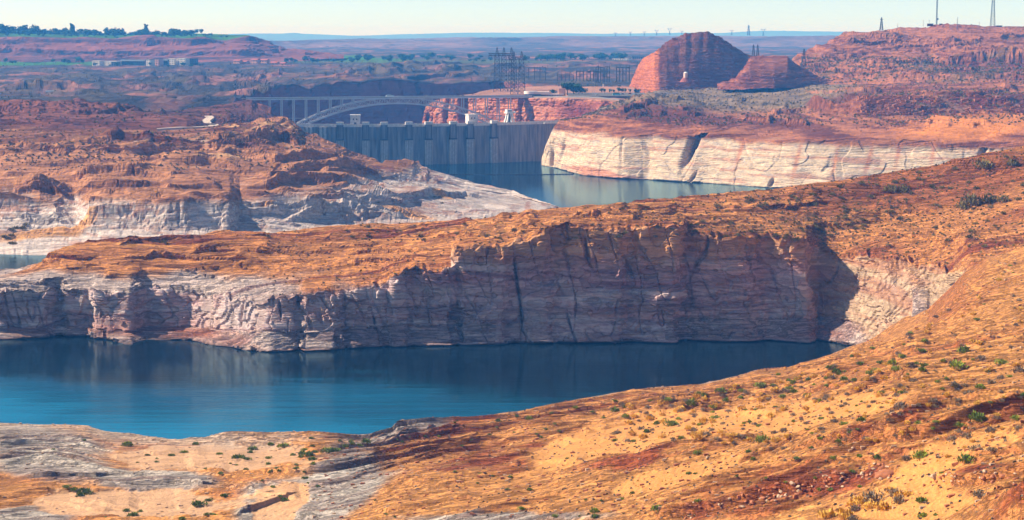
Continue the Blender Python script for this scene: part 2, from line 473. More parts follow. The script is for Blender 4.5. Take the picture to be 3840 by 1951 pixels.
    c = mixc(c, np.broadcast_to(lin(214, 190, 168), P.shape), ss(7, 1.5, P[..., 2] + 2 * med) * 0.8)
    c = mixc(c, np.broadcast_to(lin(90, 70, 55), P.shape), ss(0.7, 0.1, P[..., 2]) * 0.6)
    fine = fbm(an, 2.4, 3, gain=0.7, seed=91)
    c = c * (1 + 0.14 * med + 0.10 * big + (0.06 + 0.2 * rockw) * fine)[..., None]
    env['rock'] = 0.08 + 0.92 * rockw
    return P, c

xsA = xcols(-400, 4300, 4.0)
sheet('sandy_slope', xsA, [
    ('yY', [(-400, 2500, 430), (0, 2500, 420), (1000, 2500, 390), (2000, 2480, 340), (3000, 2450, 290), (3840, 2400, 240), (4300, 2400, 220)]),
    ('yY', [(-400, 1951, 590), (0, 1951, 575), (1000, 1951, 540), (2000, 1951, 470), (3000, 1951, 400), (3840, 1951, 330), (4300, 1951, 300)]),
    ('yY', [(-400, 1790, 655), (0, 1780, 650), (700, 1790, 640), (1400, 1780, 590), (2000, 1740, 560), (2600, 1700, 510), (3000, 1650, 480), (3400, 1600, 440), (3840, 1560, 420), (4300, 1520, 410)]),
    ('yY', [(-400, 1640, 735), (0, 1660, 715), (500, 1690, 700), (1000, 1690, 700), (1400, 1700, 660), (1800, 1640, 690), (2200, 1560, 700), (2600, 1500, 680), (3000, 1440, 660), (3400, 1330, 620), (3840, 1240, 610), (4300, 1150, 620)]),
    ('yz', [(-400, 1575, 4), (0, 1588, 3), (150, 1596, 2.6), (330, 1600, 2.2), (400, 1618, 2), (500, 1630, 1.6), (640, 1652, .9), (900, 1640, 1), (1160, 1635, 1), (1390, 1655, .9), (1480, 1622, 2), (1500, 1605, 3), (1700, 1577, 3), (1940, 1560, 3), (2060, 1525, 3), (2290, 1477, 2.5), (2380, 1468, 3), (2640, 1440, 2.5), (2700, 1428, 2), (2950, 1390, 2), (3000, 1365, 2), (3060, 1350, 2), (3170, 1310, 3), (3240, 1285, 6), (3350, 1225, 18), (3480, 1160, 32), (3560, 1085, 45), (3620, 1020, 54), (3700, 965, 61), (3840, 920, 67), (4300, 850, 75)]),
    ('off', [(-400, 14, -5), (3170, 14, -5), (3240, 12, -2), (3480, 16, 20), (3620, 30, 46), (3840, 40, 58), (4300, 40, 66)]),
], [8, 170, 190, 190, 8], M_NEAR, shape_near, 'orange sandstone slope and beach sloping down to the near lake arm', roundoff=6)

# ---- peninsula with the shaded cliff across the near arm of the lake
def shape_pen(env):
    px, py, G, N = env['px'], env['py'], env['G'], env['N']
    cl = 1 - np.abs(N[..., 2])
    face = ss(0.2, 0.6, cl)
    left = ss(1500, 900, px)
    # buttresses and recesses along the wall
    butt = 3.5 * fbm(np.stack([G[..., 0], 0 * G[..., 0], G[..., 2] * 0.35], -1), 24, 2, seed=5.5) + 4.0 * left * fbm(np.stack([G[..., 0], 0 * G[..., 0] + 9, G[..., 2] * 0.5], -1), 14, 2, seed=2.5)
    seg = env['seg'][:, None]; nr = (env['seg'] == 3).sum(); fade = np.where(seg <= 2, 1.0, 0.0)
    fade[env['seg'] == 3, 0] = np.linspace(1, 0, nr)
    xo = px + 10 * fbm(G, 12, 2, seed=14)
    plan = np.interp(xo, [0, 185, 192, 235, 242, 350, 358, 505, 516, 690, 1000, 1020, 1110, 1118, 1142, 1270, 1282, 1330, 1440, 1446, 1470, 1530, 1538, 1600, 1700, 1712, 1722, 1800, 1900, 1910, 2050, 2062, 2180, 2330, 2340, 2540, 2552, 2566, 2600, 2700, 2800, 2850, 2880, 2950, 3040, 3070, 3150, 3300, 3420],
                     [3, 3, -3, -3, 1, 1, 6, 6, -8, -9, 9, 10, 4, -2, 4, 5, -1, 2, 1, -3, 3, 3, 0, 2, 2, -5, 1, 2, 3, -1, 2, -2, 2, 4, 0, 4, -3, -7, -4, 0, 1, -1, -5, 0, 2, -10, -7, 4, 9])
    for _ in range(3): plan[:, 2:-2] = (plan[:, :-4] + plan[:, 1:-3] + plan[:, 2:-2] + plan[:, 3:-1] + plan[:, 4:]) / 5
    rimj = 2.2 * vn(px / 38.0, 3.3, 0.2) + 1.4 * vn(px / 13.0, 8.1, 0.4)
    rg = np.exp(-((np.arange(len(seg)) - (env['seg'] <= 2).sum()) / 9.0) ** 2)[:, None]
    G = G + np.stack([0 * px, (-butt * face - plan * 1.25 * fade), rimj * rg], -1)
    # spurs that throw shade into the cove
    hump = 2 * gauss(px, py, 3000, 1000, 50, 190) + 2 * gauss(px, py, 1440, 1150, 45, 120)
    G = G + np.stack([0 * px, -hump * face, 0 * px], -1)
    jit = 9 * fbm(G, 18, 3, seed=63)
    G = G + np.stack([0 * px, 0 * px, rand_scarps(px, py, jit, 60, (80, 3840), li(0, 1030, 300, 910, 1000, 885, 2000, 830, 3000, 715, 3840, 580), li(0, 1070, 900, 1090, 1500, 1000, 1800, 900, 2600, 860, 3840, 960), (.9, 2.6), (140, 460), -0.04, 5, 26, 9)], -1)
    env['G'] = G; env['N'] = normals(G)
    flat = 0.25 + 0.15 * face
    env['rough'] = 1 - 0.5 * ss(3000, 3080, px) - 0.35 * gauss(px, py, 800, 1200, 320, 200)
    P, q = displace(env, (32, 2.2, 5), (6.5, 1.35, 0.22, 1.15), plate=(15, 1.7, 4.0), crack=(20, 5.5), seed=2.0, flat=flat)
    saw2, lay2, _ = bedding(P, 4.0, 0.6, 0.3, 9.0)
    P = P + q['N2'] * (0.18 * saw2 * face)[..., None]
    env['mask'] = cl > 0.42
    tp = ss(0.5, 0.2, cl)
    h1, l1 = ledges(G, 10.0, 2.8, 0.04, 12.0, 14, 0.3); h2, l2 = ledges(G, 4.2, 1.3, 0.06, 15.0, 10, 0.3)
    pat = ss(-0.3, 0.3, fbm(np.stack([G[..., 0], G[..., 1] * 0.5, G[..., 2]], -1), 40, 3, seed=77))
    P[..., 2] += (h1 * pat + h2 + 0.5 * np.clip(fbm(G, 2.2, 3, gain=0.7, seed=5), 0, 1)) * tp
    q['N2'] = normals(P); lay2 = lay2 * face + l2 * (1 - face); q['lay'] = q['lay'] * face + l1 * (1 - face)
    med = fbm(G, 11, 4, seed=25); big = fbm(G, 60, 3, seed=22)
    nz = q['N2'][..., 2]
    top = mixc(np.broadcast_to(lin(226, 150, 84), P.shape), lin(158, 84, 52), ss(0.5, 0.95, q['lay'] * 0.4 + lay2 * 0.4 + 0.4 * big + 0.1))
    top = mixc(top, SAND, ss(0.25, 0.6, med + 0.3 * big) * ss(0.85, 0.97, nz))
    top = mixc(top, SCRUB, ss(0.1, 0.5, fbm(G, 4, 3, seed=40) * 0.6 + 0.5 * gauss(px, py, 3200, 800, 700, 120, -12) + 0.4 * gauss(px, py, 1750, 870, 500, 40) - 0.25) * 0.6)
    top = mixc(top, mixc(np.broadcast_to(lin(178, 96, 56), P.shape), lin(118, 60, 38), lay2), ss(.25, .8, gauss(px, py, 3500, 690, 620, 120, -8) + 0.35 * med + 0.2 * gauss(px, py, 1500, 860, 900, 30)) * 0.7)
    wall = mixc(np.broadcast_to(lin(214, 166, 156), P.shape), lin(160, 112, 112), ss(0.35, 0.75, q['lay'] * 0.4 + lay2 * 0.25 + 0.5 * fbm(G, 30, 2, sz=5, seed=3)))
    bnd = fbm(np.stack([G[..., 0] * 0.12, G[..., 1] * 0.12, G[..., 2] + 0.02 * G[..., 0]], -1), 4.5, 3, gain=0.6, seed=61)
    wall = mixc(wall, lin(226, 204, 196), ss(0.05, 0.35, bnd) * 0.7); wall = mixc(wall, lin(176, 110, 104), ss(-0.08, -0.4, bnd) * 0.75)
    stain = ss(0.25, 0.55, fbm(np.stack([G[..., 0], 0 * px, G[..., 2] * 0.06], -1), 5, 3, seed=71)) * ss(-.1, .3, fbm(G, 40, 2, seed=72))
    wall = mixc(wall, lin(104, 70, 64), stain * 0.55)
    wall = mixc(wall, TAN, ss(34, 52, P[..., 2] + 4 * med) * 0.8)
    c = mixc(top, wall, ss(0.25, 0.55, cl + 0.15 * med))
    pale = mixc(np.broadcast_to(lin(222, 200, 188), P.shape), lin(166, 130, 124), ss(0.4, 0.9, lay2 * 0.5 + q['lay'] * 0.4))
    e = 31 + 6 * fbm(G, 26, 3, seed=4) + 4 * ss(2800, 3100, px) - P[..., 2]
    c = mixc(c, pale, ss(-3, 3, e) * (0.9 - 0.5 * ss(0.3, 0.6, cl)))
    c = mixc(c, np.broadcast_to(lin(190, 128, 104), P.shape), ss(0.1, 0.5, fbm(G, 40, 3, sz=4, seed=33)) * ss(30, 4, P[..., 2]) * 0.7)
    c = mixc(c, mixc(np.broadcast_to(lin(206, 172, 134), P.shape), lin(188, 132, 92), ss(-.1, .3, bnd)), ss(2990, 3090, px) * ss(0.25, 0.5, cl) * 0.85)
    c = mixc(c, np.broadcast_to(lin(190, 110, 76), P.shape), gauss(px, py, 640, 1255, 260, 26, 6) * 0.9)
    c = mixc(c, np.broadcast_to(lin(52, 44, 38), P.shape), ss(1.3, 0.4, P[..., 2]) * 0.8)
    c = c * (1 + 0.13 * med + 0.08 * big)[..., None]
    return P, c

penW = [(-400, 1285, 0), (0, 1272, 0), (300, 1262, 0), (400, 1265, 0), (520, 1285, 0), (700, 1290, 0), (900, 1305, 0), (1150, 1312, 0), (1250, 1310, 0), (1500, 1300, 0), (1900, 1290, 0), (2300, 1285, 0), (2700, 1283, 0), (2950, 1283, 0), (3080, 1290, 0), (3180, 1302, 0), (3240, 1310, 0), (3400, 1345, 0), (4300, 1420, 0)]
sheet('peninsula', xcols(-400, 4300, 3.6), [
    ('yz', [(n[0], n[1] + 14, -7) for n in penW]),
    ('yz', penW),
    ('yY', [(-400, 1240, 1010), (0, 1230, 1004), (300, 1225, 1010), (420, 1235, 1004), (520, 1236, 1004), (700, 1240, 1001), (860, 1250, 990), (960, 1230, 976), (1150, 1240, 969), (1500, 1220, 981), (2000, 1200, 988), (2500, 1190, 993), (2950, 1190, 996), (3080, 1200, 996), (3200, 1210, 985), (3400, 1200, 945), (4300, 1200, 900)]),
    ('yY', [(-400, 1100, 1012), (0, 1085, 1006), (200, 1085, 1013), (300, 1090, 1015), (500, 1085, 1014), (640, 1095, 1012), (800, 1110, 1008), (960, 1130, 985), (1060, 1110, 980), (1150, 1100, 976), (1270, 1090, 978), (1420, 1075, 982), (1470, 1040, 983), (1560, 1010, 986), (1690, 1005, 988), (1722, 932, 988), (1800, 925, 989), (1900, 910, 991), (2050, 872, 993), (2130, 860, 994), (2300, 852, 995), (2450, 850, 996), (2560, 855, 997), (2600, 880, 999), (2700, 895, 1000), (2850, 900, 1001), (2960, 890, 1000), (3020, 895, 1001), (3060, 930, 1006), (3150, 960, 1004), (3350, 970, 985), (3460, 990, 965), (3560, 1010, 935), (3620, 1020, 900), (4300, 1020, 880)]),
    ('yY', [(-400, 1070, 1035), (0, 1050, 1030), (240, 1010, 1030), (450, 1000, 1035), (700, 1000, 1035), (1000, 1000, 1035), (1300, 970, 1040), (1500, 935, 1045), (1700, 900, 1040), (1900, 870, 1030), (2100, 835, 1025), (2400, 815, 1032), (2600, 820, 1040), (2900, 815, 1045), (3100, 840, 1050), (3300, 830, 1050), (3500, 830, 1030), (3840, 800, 990), (4300, 760, 980)]),
    ('yz', [(-400, 1040, 27), (0, 1018, 28), (60, 1012, 29), (150, 985, 34), (240, 930, 42), (330, 905, 45), (450, 900, 46), (600, 893, 46), (700, 890, 46), (800, 872, 48), (900, 868, 49), (1000, 876, 48), (1150, 855, 50), (1300, 845, 51), (1500, 838, 52), (1700, 830, 54), (1900, 822, 57), (2000, 808, 60), (2060, 790, 62), (2150, 782, 63), (2260, 778, 64), (2330, 772, 65), (2400, 758, 66), (2560, 745, 67), (2700, 728, 69), (2820, 718, 71), (2900, 708, 72), (2980, 695, 74), (3100, 682, 76), (3200, 668, 78), (3300, 650, 80), (3450, 625, 84), (3550, 612, 86), (3600, 603, 87.3), (3640, 590, 89), (3700, 572, 91.5), (3840, 545, 95), (4300, 500, 104)]),
    ('off', [(-400, 40, -22), (4300, 50, -22)], 'rel'),
    ('off', [(-400, 60, -8), (4300, 80, -8)]),
], [6, 34, 95, 70, 80, 8, 6], M_NEAR, shape_pen, 'sandstone peninsula with a tall shaded cliff across the near water', roundoff=3, mat2=M_WALL)

# ---- rocky shore at left below the dam
def shape_shore(env):
    px, py, G = env['px'], env['py'], env['G']
    amp = 0.25 + 0.75 * ss(2100, 1500, px)
    knob = 4.5 * np.abs(fbm(np.stack([G[..., 0], G[..., 1] * 0.6, G[..., 2]], -1), 22, 3, seed=6)) * (gauss(px, py, 400, 590, 700, 40) + gauss(px, py, 980, 500, 150, 40) + 0.9 * gauss(px, py, 500, 830, 480, 70))
    jit = 16 * fbm(G, 60, 3, seed=17)
    dz = sum(scarp_field(px, py + jit, n_, w_, L_) for n_, w_, L_ in (
        ([(-50, 642, 0), (100, 640, 3), (300, 632, 4), (700, 642, 4), (900, 622, 0)], 5, 30), ([(150, 704, 0), (300, 700, 6), (420, 690, 6), (640, 706, 5), (800, 690, 0)], 5, 40),
        ([(560, 664, 0), (700, 660, 6), (850, 650, 6), (1000, 668, 0)], 5, 40), ([(880, 722, 0), (1000, 716, 7), (1150, 700, 8), (1300, 715, 7), (1420, 740, 0)], 5, 40),
        ([(1000, 645, 0), (1100, 632, 7), (1250, 622, 6), (1360, 645, 0)], 5, 40), ([(180, 764, 0), (350, 750, 6), (560, 742, 6), (760, 748, 0)], 5, 36),
        ([(280, 890, 0), (330, 884, 13), (480, 874, 14), (700, 886, 15), (860, 876, 12), (900, 860, 0)], 34, 110), ([(1060, 836, 0), (1150, 824, 7), (1280, 815, 7), (1400, 850, 0)], 5, 50),
        ([(1480, 764, 0), (1600, 748, 5), (1750, 738, 4), (1870, 762, 0)], 5, 40), ([(-400, 828, 8), (0, 822, 9), (150, 814, 9), (270, 832, 0)], 26, 90), ([(900, 560, 0), (1000, 552, 7), (1090, 548, 6), (1140, 560, 0)], 5, 40)))
    dz = dz + rand_scarps(px, py, jit, 58, (-100, 1480), li(-100, 520, 1000, 520, 1150, 600, 1500, 700), li(-100, 880, 1900, 800), (1.5, 4.6), (140, 460), 0.02, 5, 20, 12) * ss(1650, 1450, px)
    env['G'] = G + env['N'] * knob[..., None] * 2.0 + np.stack([0 * px, 0 * px, dz * 1.15], -1)
    env['N'] = normals(env['G'])
    P, q = displace(env, (70, 6.5, 3), (8, 3.0, 0.08, 0.9), crack=(34, 5.0), seed=3.0, flat=amp, ax=0.6)
    saw2, lay2, _ = bedding(P, 5.0, 1.0, 0.25, 12.0)
    P = P + q['N2'] * (0.3 * saw2 * amp)[..., None]
    h1, l1 = ledges(G, 26.0, 7.0, 0.02, 32.0, 34, 0.35); h2, l2 = ledges(G, 10.0, 2.4, 0.05, 35.0, 20, 0.3)
    P[..., 2] += (h1 * ss(-0.3, 0.3, fbm(G, 60, 2, seed=9)) + h2) * amp * ss(0.6, 0.3, q['cl'])
    q['N2'] = normals(P)
    med = fbm(G, 14, 4, seed=45); big = fbm(G, 90, 3, seed=42); nz = q['N2'][..., 2]
    c = mixc(np.broadcast_to(lin(200, 138, 94), P.shape), lin(118, 64, 46), ss(0.35, 0.9, l1 * 0.4 + l2 * 0.3 + 0.5 * big + 0.1 + 0.3 * gauss(px, py, 400, 500, 900, 60)))
    c = mixc(c, lin(226, 172, 120), ss(0.1, 0.5, med + big - 0.1) * ss(0.8, 0.97, nz))
    c = mixc(c, SCRUB * 0.9, gauss(px, py, 400, 530, 800, 26) * ss(-0.1, 0.3, med) * 0.7)
    pale = mixc(np.broadcast_to(lin(230, 212, 200), P.shape), lin(196, 150, 130), ss(0.35, 0.8, lay2 * 0.5 + 0.5 * fbm(G, 40, 3, sz=5, seed=7) + 0.2))
    e = 33 + 11 * fbm(G, 60, 4, seed=9) - P[..., 2]
    c = mixc(c, pale, ss(-3, 4, e) * 0.92)
    sandp = np.clip(sum(gauss(px, py, *g) for g in ((1520, 800, 130, 26, 12), (170, 880, 240, 24, -6), (1000, 800, 40, 12), (1650, 745, 60, 14, 20))), 0, 1)
    c = mixc(c, lin(236, 172, 112), ss(0.4, 0.7, sandp + 0.3 * med))
    c = c * (1 + 0.13 * med + 0.08 * big)[..., None]
    return P, c
sil = [(1107, 484, 64), (1142, 519, 58), (1174, 521, 57), (1211, 536, 54), (1258, 553, 50), (1286, 571, 46), (1318, 583, 43), (1378, 593, 40), (1432, 612, 36), (1472, 606, 36), (1546, 607, 33), (1566, 615, 30), (1596, 640, 25), (1610, 652, 22), (1740, 690, 12), (1844, 700, 10), (1919, 715, 7), (1993, 740, 5), (2068, 767, 2), (2095, 776, 0.8)]
def below(pts, dy, dz, x0=1107):
    return [(x, y + dy * (2095 - x) / 988, z - dz * (2095 - x) / 988) for x, y, z in pts if x >= x0]
sheet('rocky_shore', xcols(-400, 2095, 3.6), [
    ('Yz', [(-400, 1320, -6), (0, 1368, -6), (170, 1365, -6), (400, 1330, -6), (1000, 1320, -6), (1500, 1330, -6), (2000, 1520, -6), (2095, 1690, -6)]),
    ('yz', [(-400, 905, 6), (0, 905, 6), (100, 915, 5), (200, 890, 9), (600, 885, 11), (850, 870, 12), (1100, 855, 12), (1500, 822, 11), (1900, 792, 5), (2050, 783, 2), (2095, 778, -.5)]),
    ('yz', [(-400, 790, 23), (0, 785, 24), (250, 780, 25), (500, 770, 27), (800, 770, 27), (1000, 770, 26), (1250, 760, 24), (1500, 745, 20), (1800, 735, 11), (1990, 755, 4), (2095, 777.5, -.2)]),
    ('yz', [(-400, 690, 34), (0, 690, 35), (400, 690, 36), (800, 690, 36), (1000, 680, 37), (1250, 665, 35), (1440, 670, 28), (1570, 680, 22), (1740, 710, 9), (1930, 735, 4), (2095, 777, 0)]),
    ('yz', [(-400, 625, 44), (0, 620, 45), (400, 615, 46), (800, 600, 48), (1000, 580, 51)] + below(sil, 75, 9)),
    ('yz', [(-400, 560, 57), (0, 555, 58), (500, 560, 58), (800, 550, 58), (1000, 535, 60)] + below(sil, 38, 4)),
    ('yz', [(-400, 530, 60), (0, 520, 61), (500, 525, 61), (800, 515, 62), (1000, 500, 65)] + below(sil, 14, 1.5)),
    ('yz', [(-400, 485, 66), (0, 484, 67), (400, 487, 67), (700, 487, 67), (800, 480, 68), (880, 468, 71), (1000, 464, 70), (1080, 468, 68)] + sil),
    ('off', [(-400, 60, -10), (1000, 60, -12), (1107, 30, -20), (1600, 25, -20), (2095, 10, -6)], 'rel'),
    ('off', [(-400, 20, 50), (1000, 20, 40), (1107, 60, -8), (2095, 40, -8)]),
], [4, 45, 55, 50, 40, 30, 30, 26, 6, 4], M_MID, shape_shore, 'banded rocky shore stepping down to the lake beside the dam', roundoff=3)

# ---- upper ground at left: red cut bank, hillock, rim of the canyon
def shape_rim(env):
    px, py, G = env['px'], env['py'], env['G']
    amp = 0.4 + 0.6 * gauss(px, py, 150, 400, 420, 40)
    G = G + np.stack([0 * px, 0 * px, rand_scarps(px, py, 6 * fbm(G, 40, 3, seed=2), 20, (-50, 560), li(-50, 380, 560, 418), li(-50, 430, 560, 434), (1.5, 4), (60, 220), 0.03, 4, 12, 21)], -1); env['G'] = G
    env['N'] = normals(G)
    P, q = displace(env, (46, 5.5, 5), (10, 2.6, 0.12, 2.2), seed=4.0, flat=amp * ss(480, 462, py) + 0.2)
    med = fbm(G, 16, 4, seed=55); big = fbm(G, 110, 3, seed=52)
    c = mixc(np.broadcast_to(lin(150, 90, 68), P.shape), lin(92, 48, 38), ss(0.3, 0.8, q['lay'] * 0.6 + 0.4 * big + 0.2))
    c = mixc(c, lin(150, 52, 36), ss(0.25, 0.6, q['cl']) * gauss(px, py, 430, 462, 400, 30) * 1.4)
    c = mixc(c, SCRUB, ss(0.0, 0.4, med) * 0.4 * gauss(px, py, 700, 420, 300, 30))
    return P, c * (1 + 0.14 * med)[..., None]
sheet('canyon_rim_ground', xcols(-400, 1112, 4.2), [
    ('Yz', [(-400, 1880, 54), (800, 1880, 52), (1000, 1960, 45), (1112, 2200, 30)]),
    ('yY', [(-400, 485, 1935), (0, 484, 1935), (700, 487, 1935), (800, 480, 2000), (1000, 478, 2250), (1112, 480, 2360)]),
    ('yY', [(-400, 442, 1962), (80, 445, 1962), (600, 442, 1962), (700, 450, 1980), (780, 465, 2030), (1000, 466, 2330), (1112, 472, 2372)]),
    ('yY', [(-400, 430, 2040), (500, 432, 2040), (600, 430, 2080), (760, 430, 2200), (860, 425, 2260), (1000, 440, 2400), (1112, 468, 2380)]),
    ('yY', [(-400, 372, 2140), (0, 374, 2140), (100, 379, 2140), (200, 379, 2140), (300, 381, 2140), (400, 389, 2140), (470, 402, 2140), (540, 420, 2140), (570, 428, 2180), (700, 410, 2330), (800, 398, 2440), (880, 385, 2530), (944, 372, 2590), (960, 386, 2590), (1014, 400, 2570), (1024, 422, 2540), (1049, 452, 2480), (1088, 461, 2430), (1112, 467, 2385)]),
    ('off', [(-400, 90, -16), (700, 90, -10), (900, 60, -6), (940, 14, -26), (1112, 10, -40)], 'rel'),
    ('off', [(-400, 120, 55), (880, 80, 50), (940, 30, -120), (1112, 30, -120)]),
], [4, 26, 26, 60, 10, 8], M_MID, shape_rim, 'red hummocky ground with a steep cut bank beside the canyon', roundoff=2)

# ---- desert plain beyond the bridge, with the blue shaded canyon wall
def shape_plain(env):
    px, py, G = env['px'], env['py'], env['G']
    face = ss(0.3, 0.7, 1 - np.abs(env['N'][..., 2]))
    far = ss(4200, 9000, G[..., 1])
    k = gauss(px, py, 700, 320, 900, 60)
    P, q = displace(env, (120, 10.0, 5), (14, 4.0, 0.05, 3.0), crack=(90, 16), seed=5.0, flat=(0.3 + 0.5 * k) * (1 - 0.5 * far))
    P[..., 2] += rand_scarps(px, py, 5 * fbm(G, 60, 3, seed=2), 70, (-50, 2350), li(-50, 262, 2350, 245), li(-50, 362, 900, 345, 1000, 300, 1900, 288, 2350, 300), (3, 8), (50, 240), 0.01, 3, 8, 23) * (1 - face)
    b2 = fbm(G, 34, 3, seed=64); P[..., 2] += (9.0 * k + 2.0) * b2
    med = fbm(G, 30, 4, seed=65); big = fbm(G, 240, 3, seed=62)
    mot = fbm(np.stack([G[..., 0], G[..., 1] * 0.35, G[..., 2]], -1), 60, 4, seed=66)
    c = mixc(np.broadcast_to(lin(170, 112, 92), P.shape), lin(66, 58, 56), ss(-0.55, 0.05, mot + 0.3 * med))
    c = mixc(c, SCRUB * 0.8, ss(0.0, 0.4, fbm(G, 44, 4, seed=67)) * 0.55)
    c = mixc(c, np.broadcast_to(lin(150, 90, 72), P.shape), face)
    gr = np.clip(sum(gauss(px, py, *g) for g in ((250, 238, 330, 9), (60, 236, 160, 8), (1200, 214, 190, 9), (1420, 228, 160, 9), (1100, 226, 90, 8))), 0, 1)
    c = mixc(c, GRASS, ss(0.35, 0.7, gr + 0.35 * med))
    gr2 = gauss(px, py, 1600, 232, 900, 9)
    c = mixc(c, lin(96, 110, 60), ss(0.4, 0.9, gr2 + 0.4 * mot) * 0.6)
    return P, c * (1 + 0.18 * med)[..., None]
rim = [(-400, 384, 2450), (480, 374, 2560), (760, 370, 2640), (880, 366, 2700), (930, 356, 2800), (984, 342, 2920), (1019, 325, 3020), (1109, 316, 3130), (1158, 326, 3160), (1218, 311, 3210), (1462, 298, 3310), (1645, 314, 3380), (1745, 303, 3430), (1844, 306, 3470), (1890, 310, 3490), (2000, 316, 3300), (2300, 330, 3120), (4300, 330, 3120)]
sheet('desert_plain', xcols(-400, 4300, 6.5), [
    ('Yz', [(-400, 2300, 50), (880, 2500, 45), (960, 2800, -140), (1100, 3060, -140), (1462, 3260, -140), (1890, 3440, -140), (2050, 3000, 60), (4300, 3000, 60)]),
    ('yY', rim),
    ('yY', [(-400, 345, 2900), (480, 335, 3000), (880, 335, 3080), (1000, 315, 3350), (1200, 300, 3420), (1462, 290, 3480), (1800, 295, 3580), (2000, 308, 3420), (4300, 310, 3400)]),
    ('yY', [(-400, 258, 4150), (0, 258, 4150), (800, 256, 4200), (1500, 252, 4250), (2500, 250, 4300), (4300, 250, 4300)]),
    ('yY', [(-400, 236, 4650), (0, 236, 4650), (1000, 234, 4700), (1500, 222, 5000), (2500, 218, 5200), (4300, 218, 5200)]),
    ('yY', [(-400, 212, 5800), (1000, 205, 6000), (1500, 200, 6300), (4300, 200, 6300)]),
    ('yY', [(-400, 180, 8200), (4300, 178, 8400)]),
    ('yY', [(-400, 160, 12000), (4300, 160, 12000)]),
], [44, 24, 60, 40, 20, 24, 8], M_FAR, shape_plain, 'wide desert plain with a shaded canyon wall beyond the bridge', roundoff=1)

# ---- canyon wall in sunlight at the right end of the bridge, terrace with the visitor building
def shape_buttress(env):
    px, py, G = env['px'], env['py'], env['G']
    face = ss(0.3, 0.7, 1 - np.abs(env['N'][..., 2]))
    ch = -26 * (gauss(px, py, 1735, 410, 12, 60) + 0.8 * gauss(px, py, 1680, 420, 8, 45, 8) + 0.6 * gauss(px, py, 1632, 430, 6, 40, 15) + 0.7 * gauss(px, py, 1605, 452, 7, 14) + 0.5 * gauss(px, py, 1955, 420, 9, 50))
    env['G'] = G + np.stack([0 * px, -ch * face, 0 * px], -1); env['N'] = normals(env['G'])
    P, q = displace(env, (42, 7.0, 5), (14, 4.0, 0.06, 1.6), plate=(24, 1.6, 4), crack=(34, 5), seed=6.5, flat=0.25 + 0.75 * face)
    med = fbm(G, 14, 4, seed=75)
    c = mixc(np.broadcast_to(lin(238, 158, 120), P.shape), lin(190, 108, 80), ss(0.3, 0.8, q['lay'] * 0.6 + 0.3 * med + 0.1))
    c = mixc(c, lin(140, 62, 50), gauss(px, py, 2170, 420, 90, 40) * face)
    c = mixc(c, lin(176, 136, 110), (1 - face) * 0.7)
    return P, c * (1 + 0.15 * med)[..., None]
hr = [(1580, 458, 2880), (1585, 424, 2880), (1605, 397, 2876), (1622, 382, 2868), (1659, 368, 2845), (1694, 363, 2825), (1783, 361, 2778), (1900, 363, 2730), (1980, 367, 2706), (2130, 369, 2640), (2250, 374, 2580), (2330, 384, 2545), (2380, 392, 2535)]
sheet('canyon_buttress', np.arange(1580, 2381, 3.2), [
    ('Yz', [(1580, 2870, -60), (1700, 2795, -60), (2000, 2670, -60), (2380, 2480, -40)]),
    ('yY', hr),
    ('yY', [(x, y - (0 if x < 1783 else 8), Y + (16 if x < 1783 else 75)) for x, y, Y in hr]),
    ('yY', [(1580, 458, 2904), (1585, 424, 2904), (1605, 397, 2904), (1622, 382, 2900), (1659, 369, 2880), (1694, 362, 2860), (1783, 355, 2850), (1800, 348, 2880), (1980, 340, 2900), (2130, 340, 2890), (2380, 345, 2860)]),
    ('yY', [(1580, 459, 2916), (1605, 400, 2920), (1659, 371, 2910), (1694, 364, 2900), (1783, 350, 2920), (1830, 336, 2980), (1980, 324, 3060), (2130, 322, 3100), (2380, 326, 3080)]),
    ('off', [(1580, 10, -140), (1800, 30, -120), (1900, 40, 50), (2380, 60, 60)]),
], [80, 16, 14, 14, 6], M_MID, shape_buttress, 'sunlit red canyon wall at the right end of the bridge', roundoff=1)

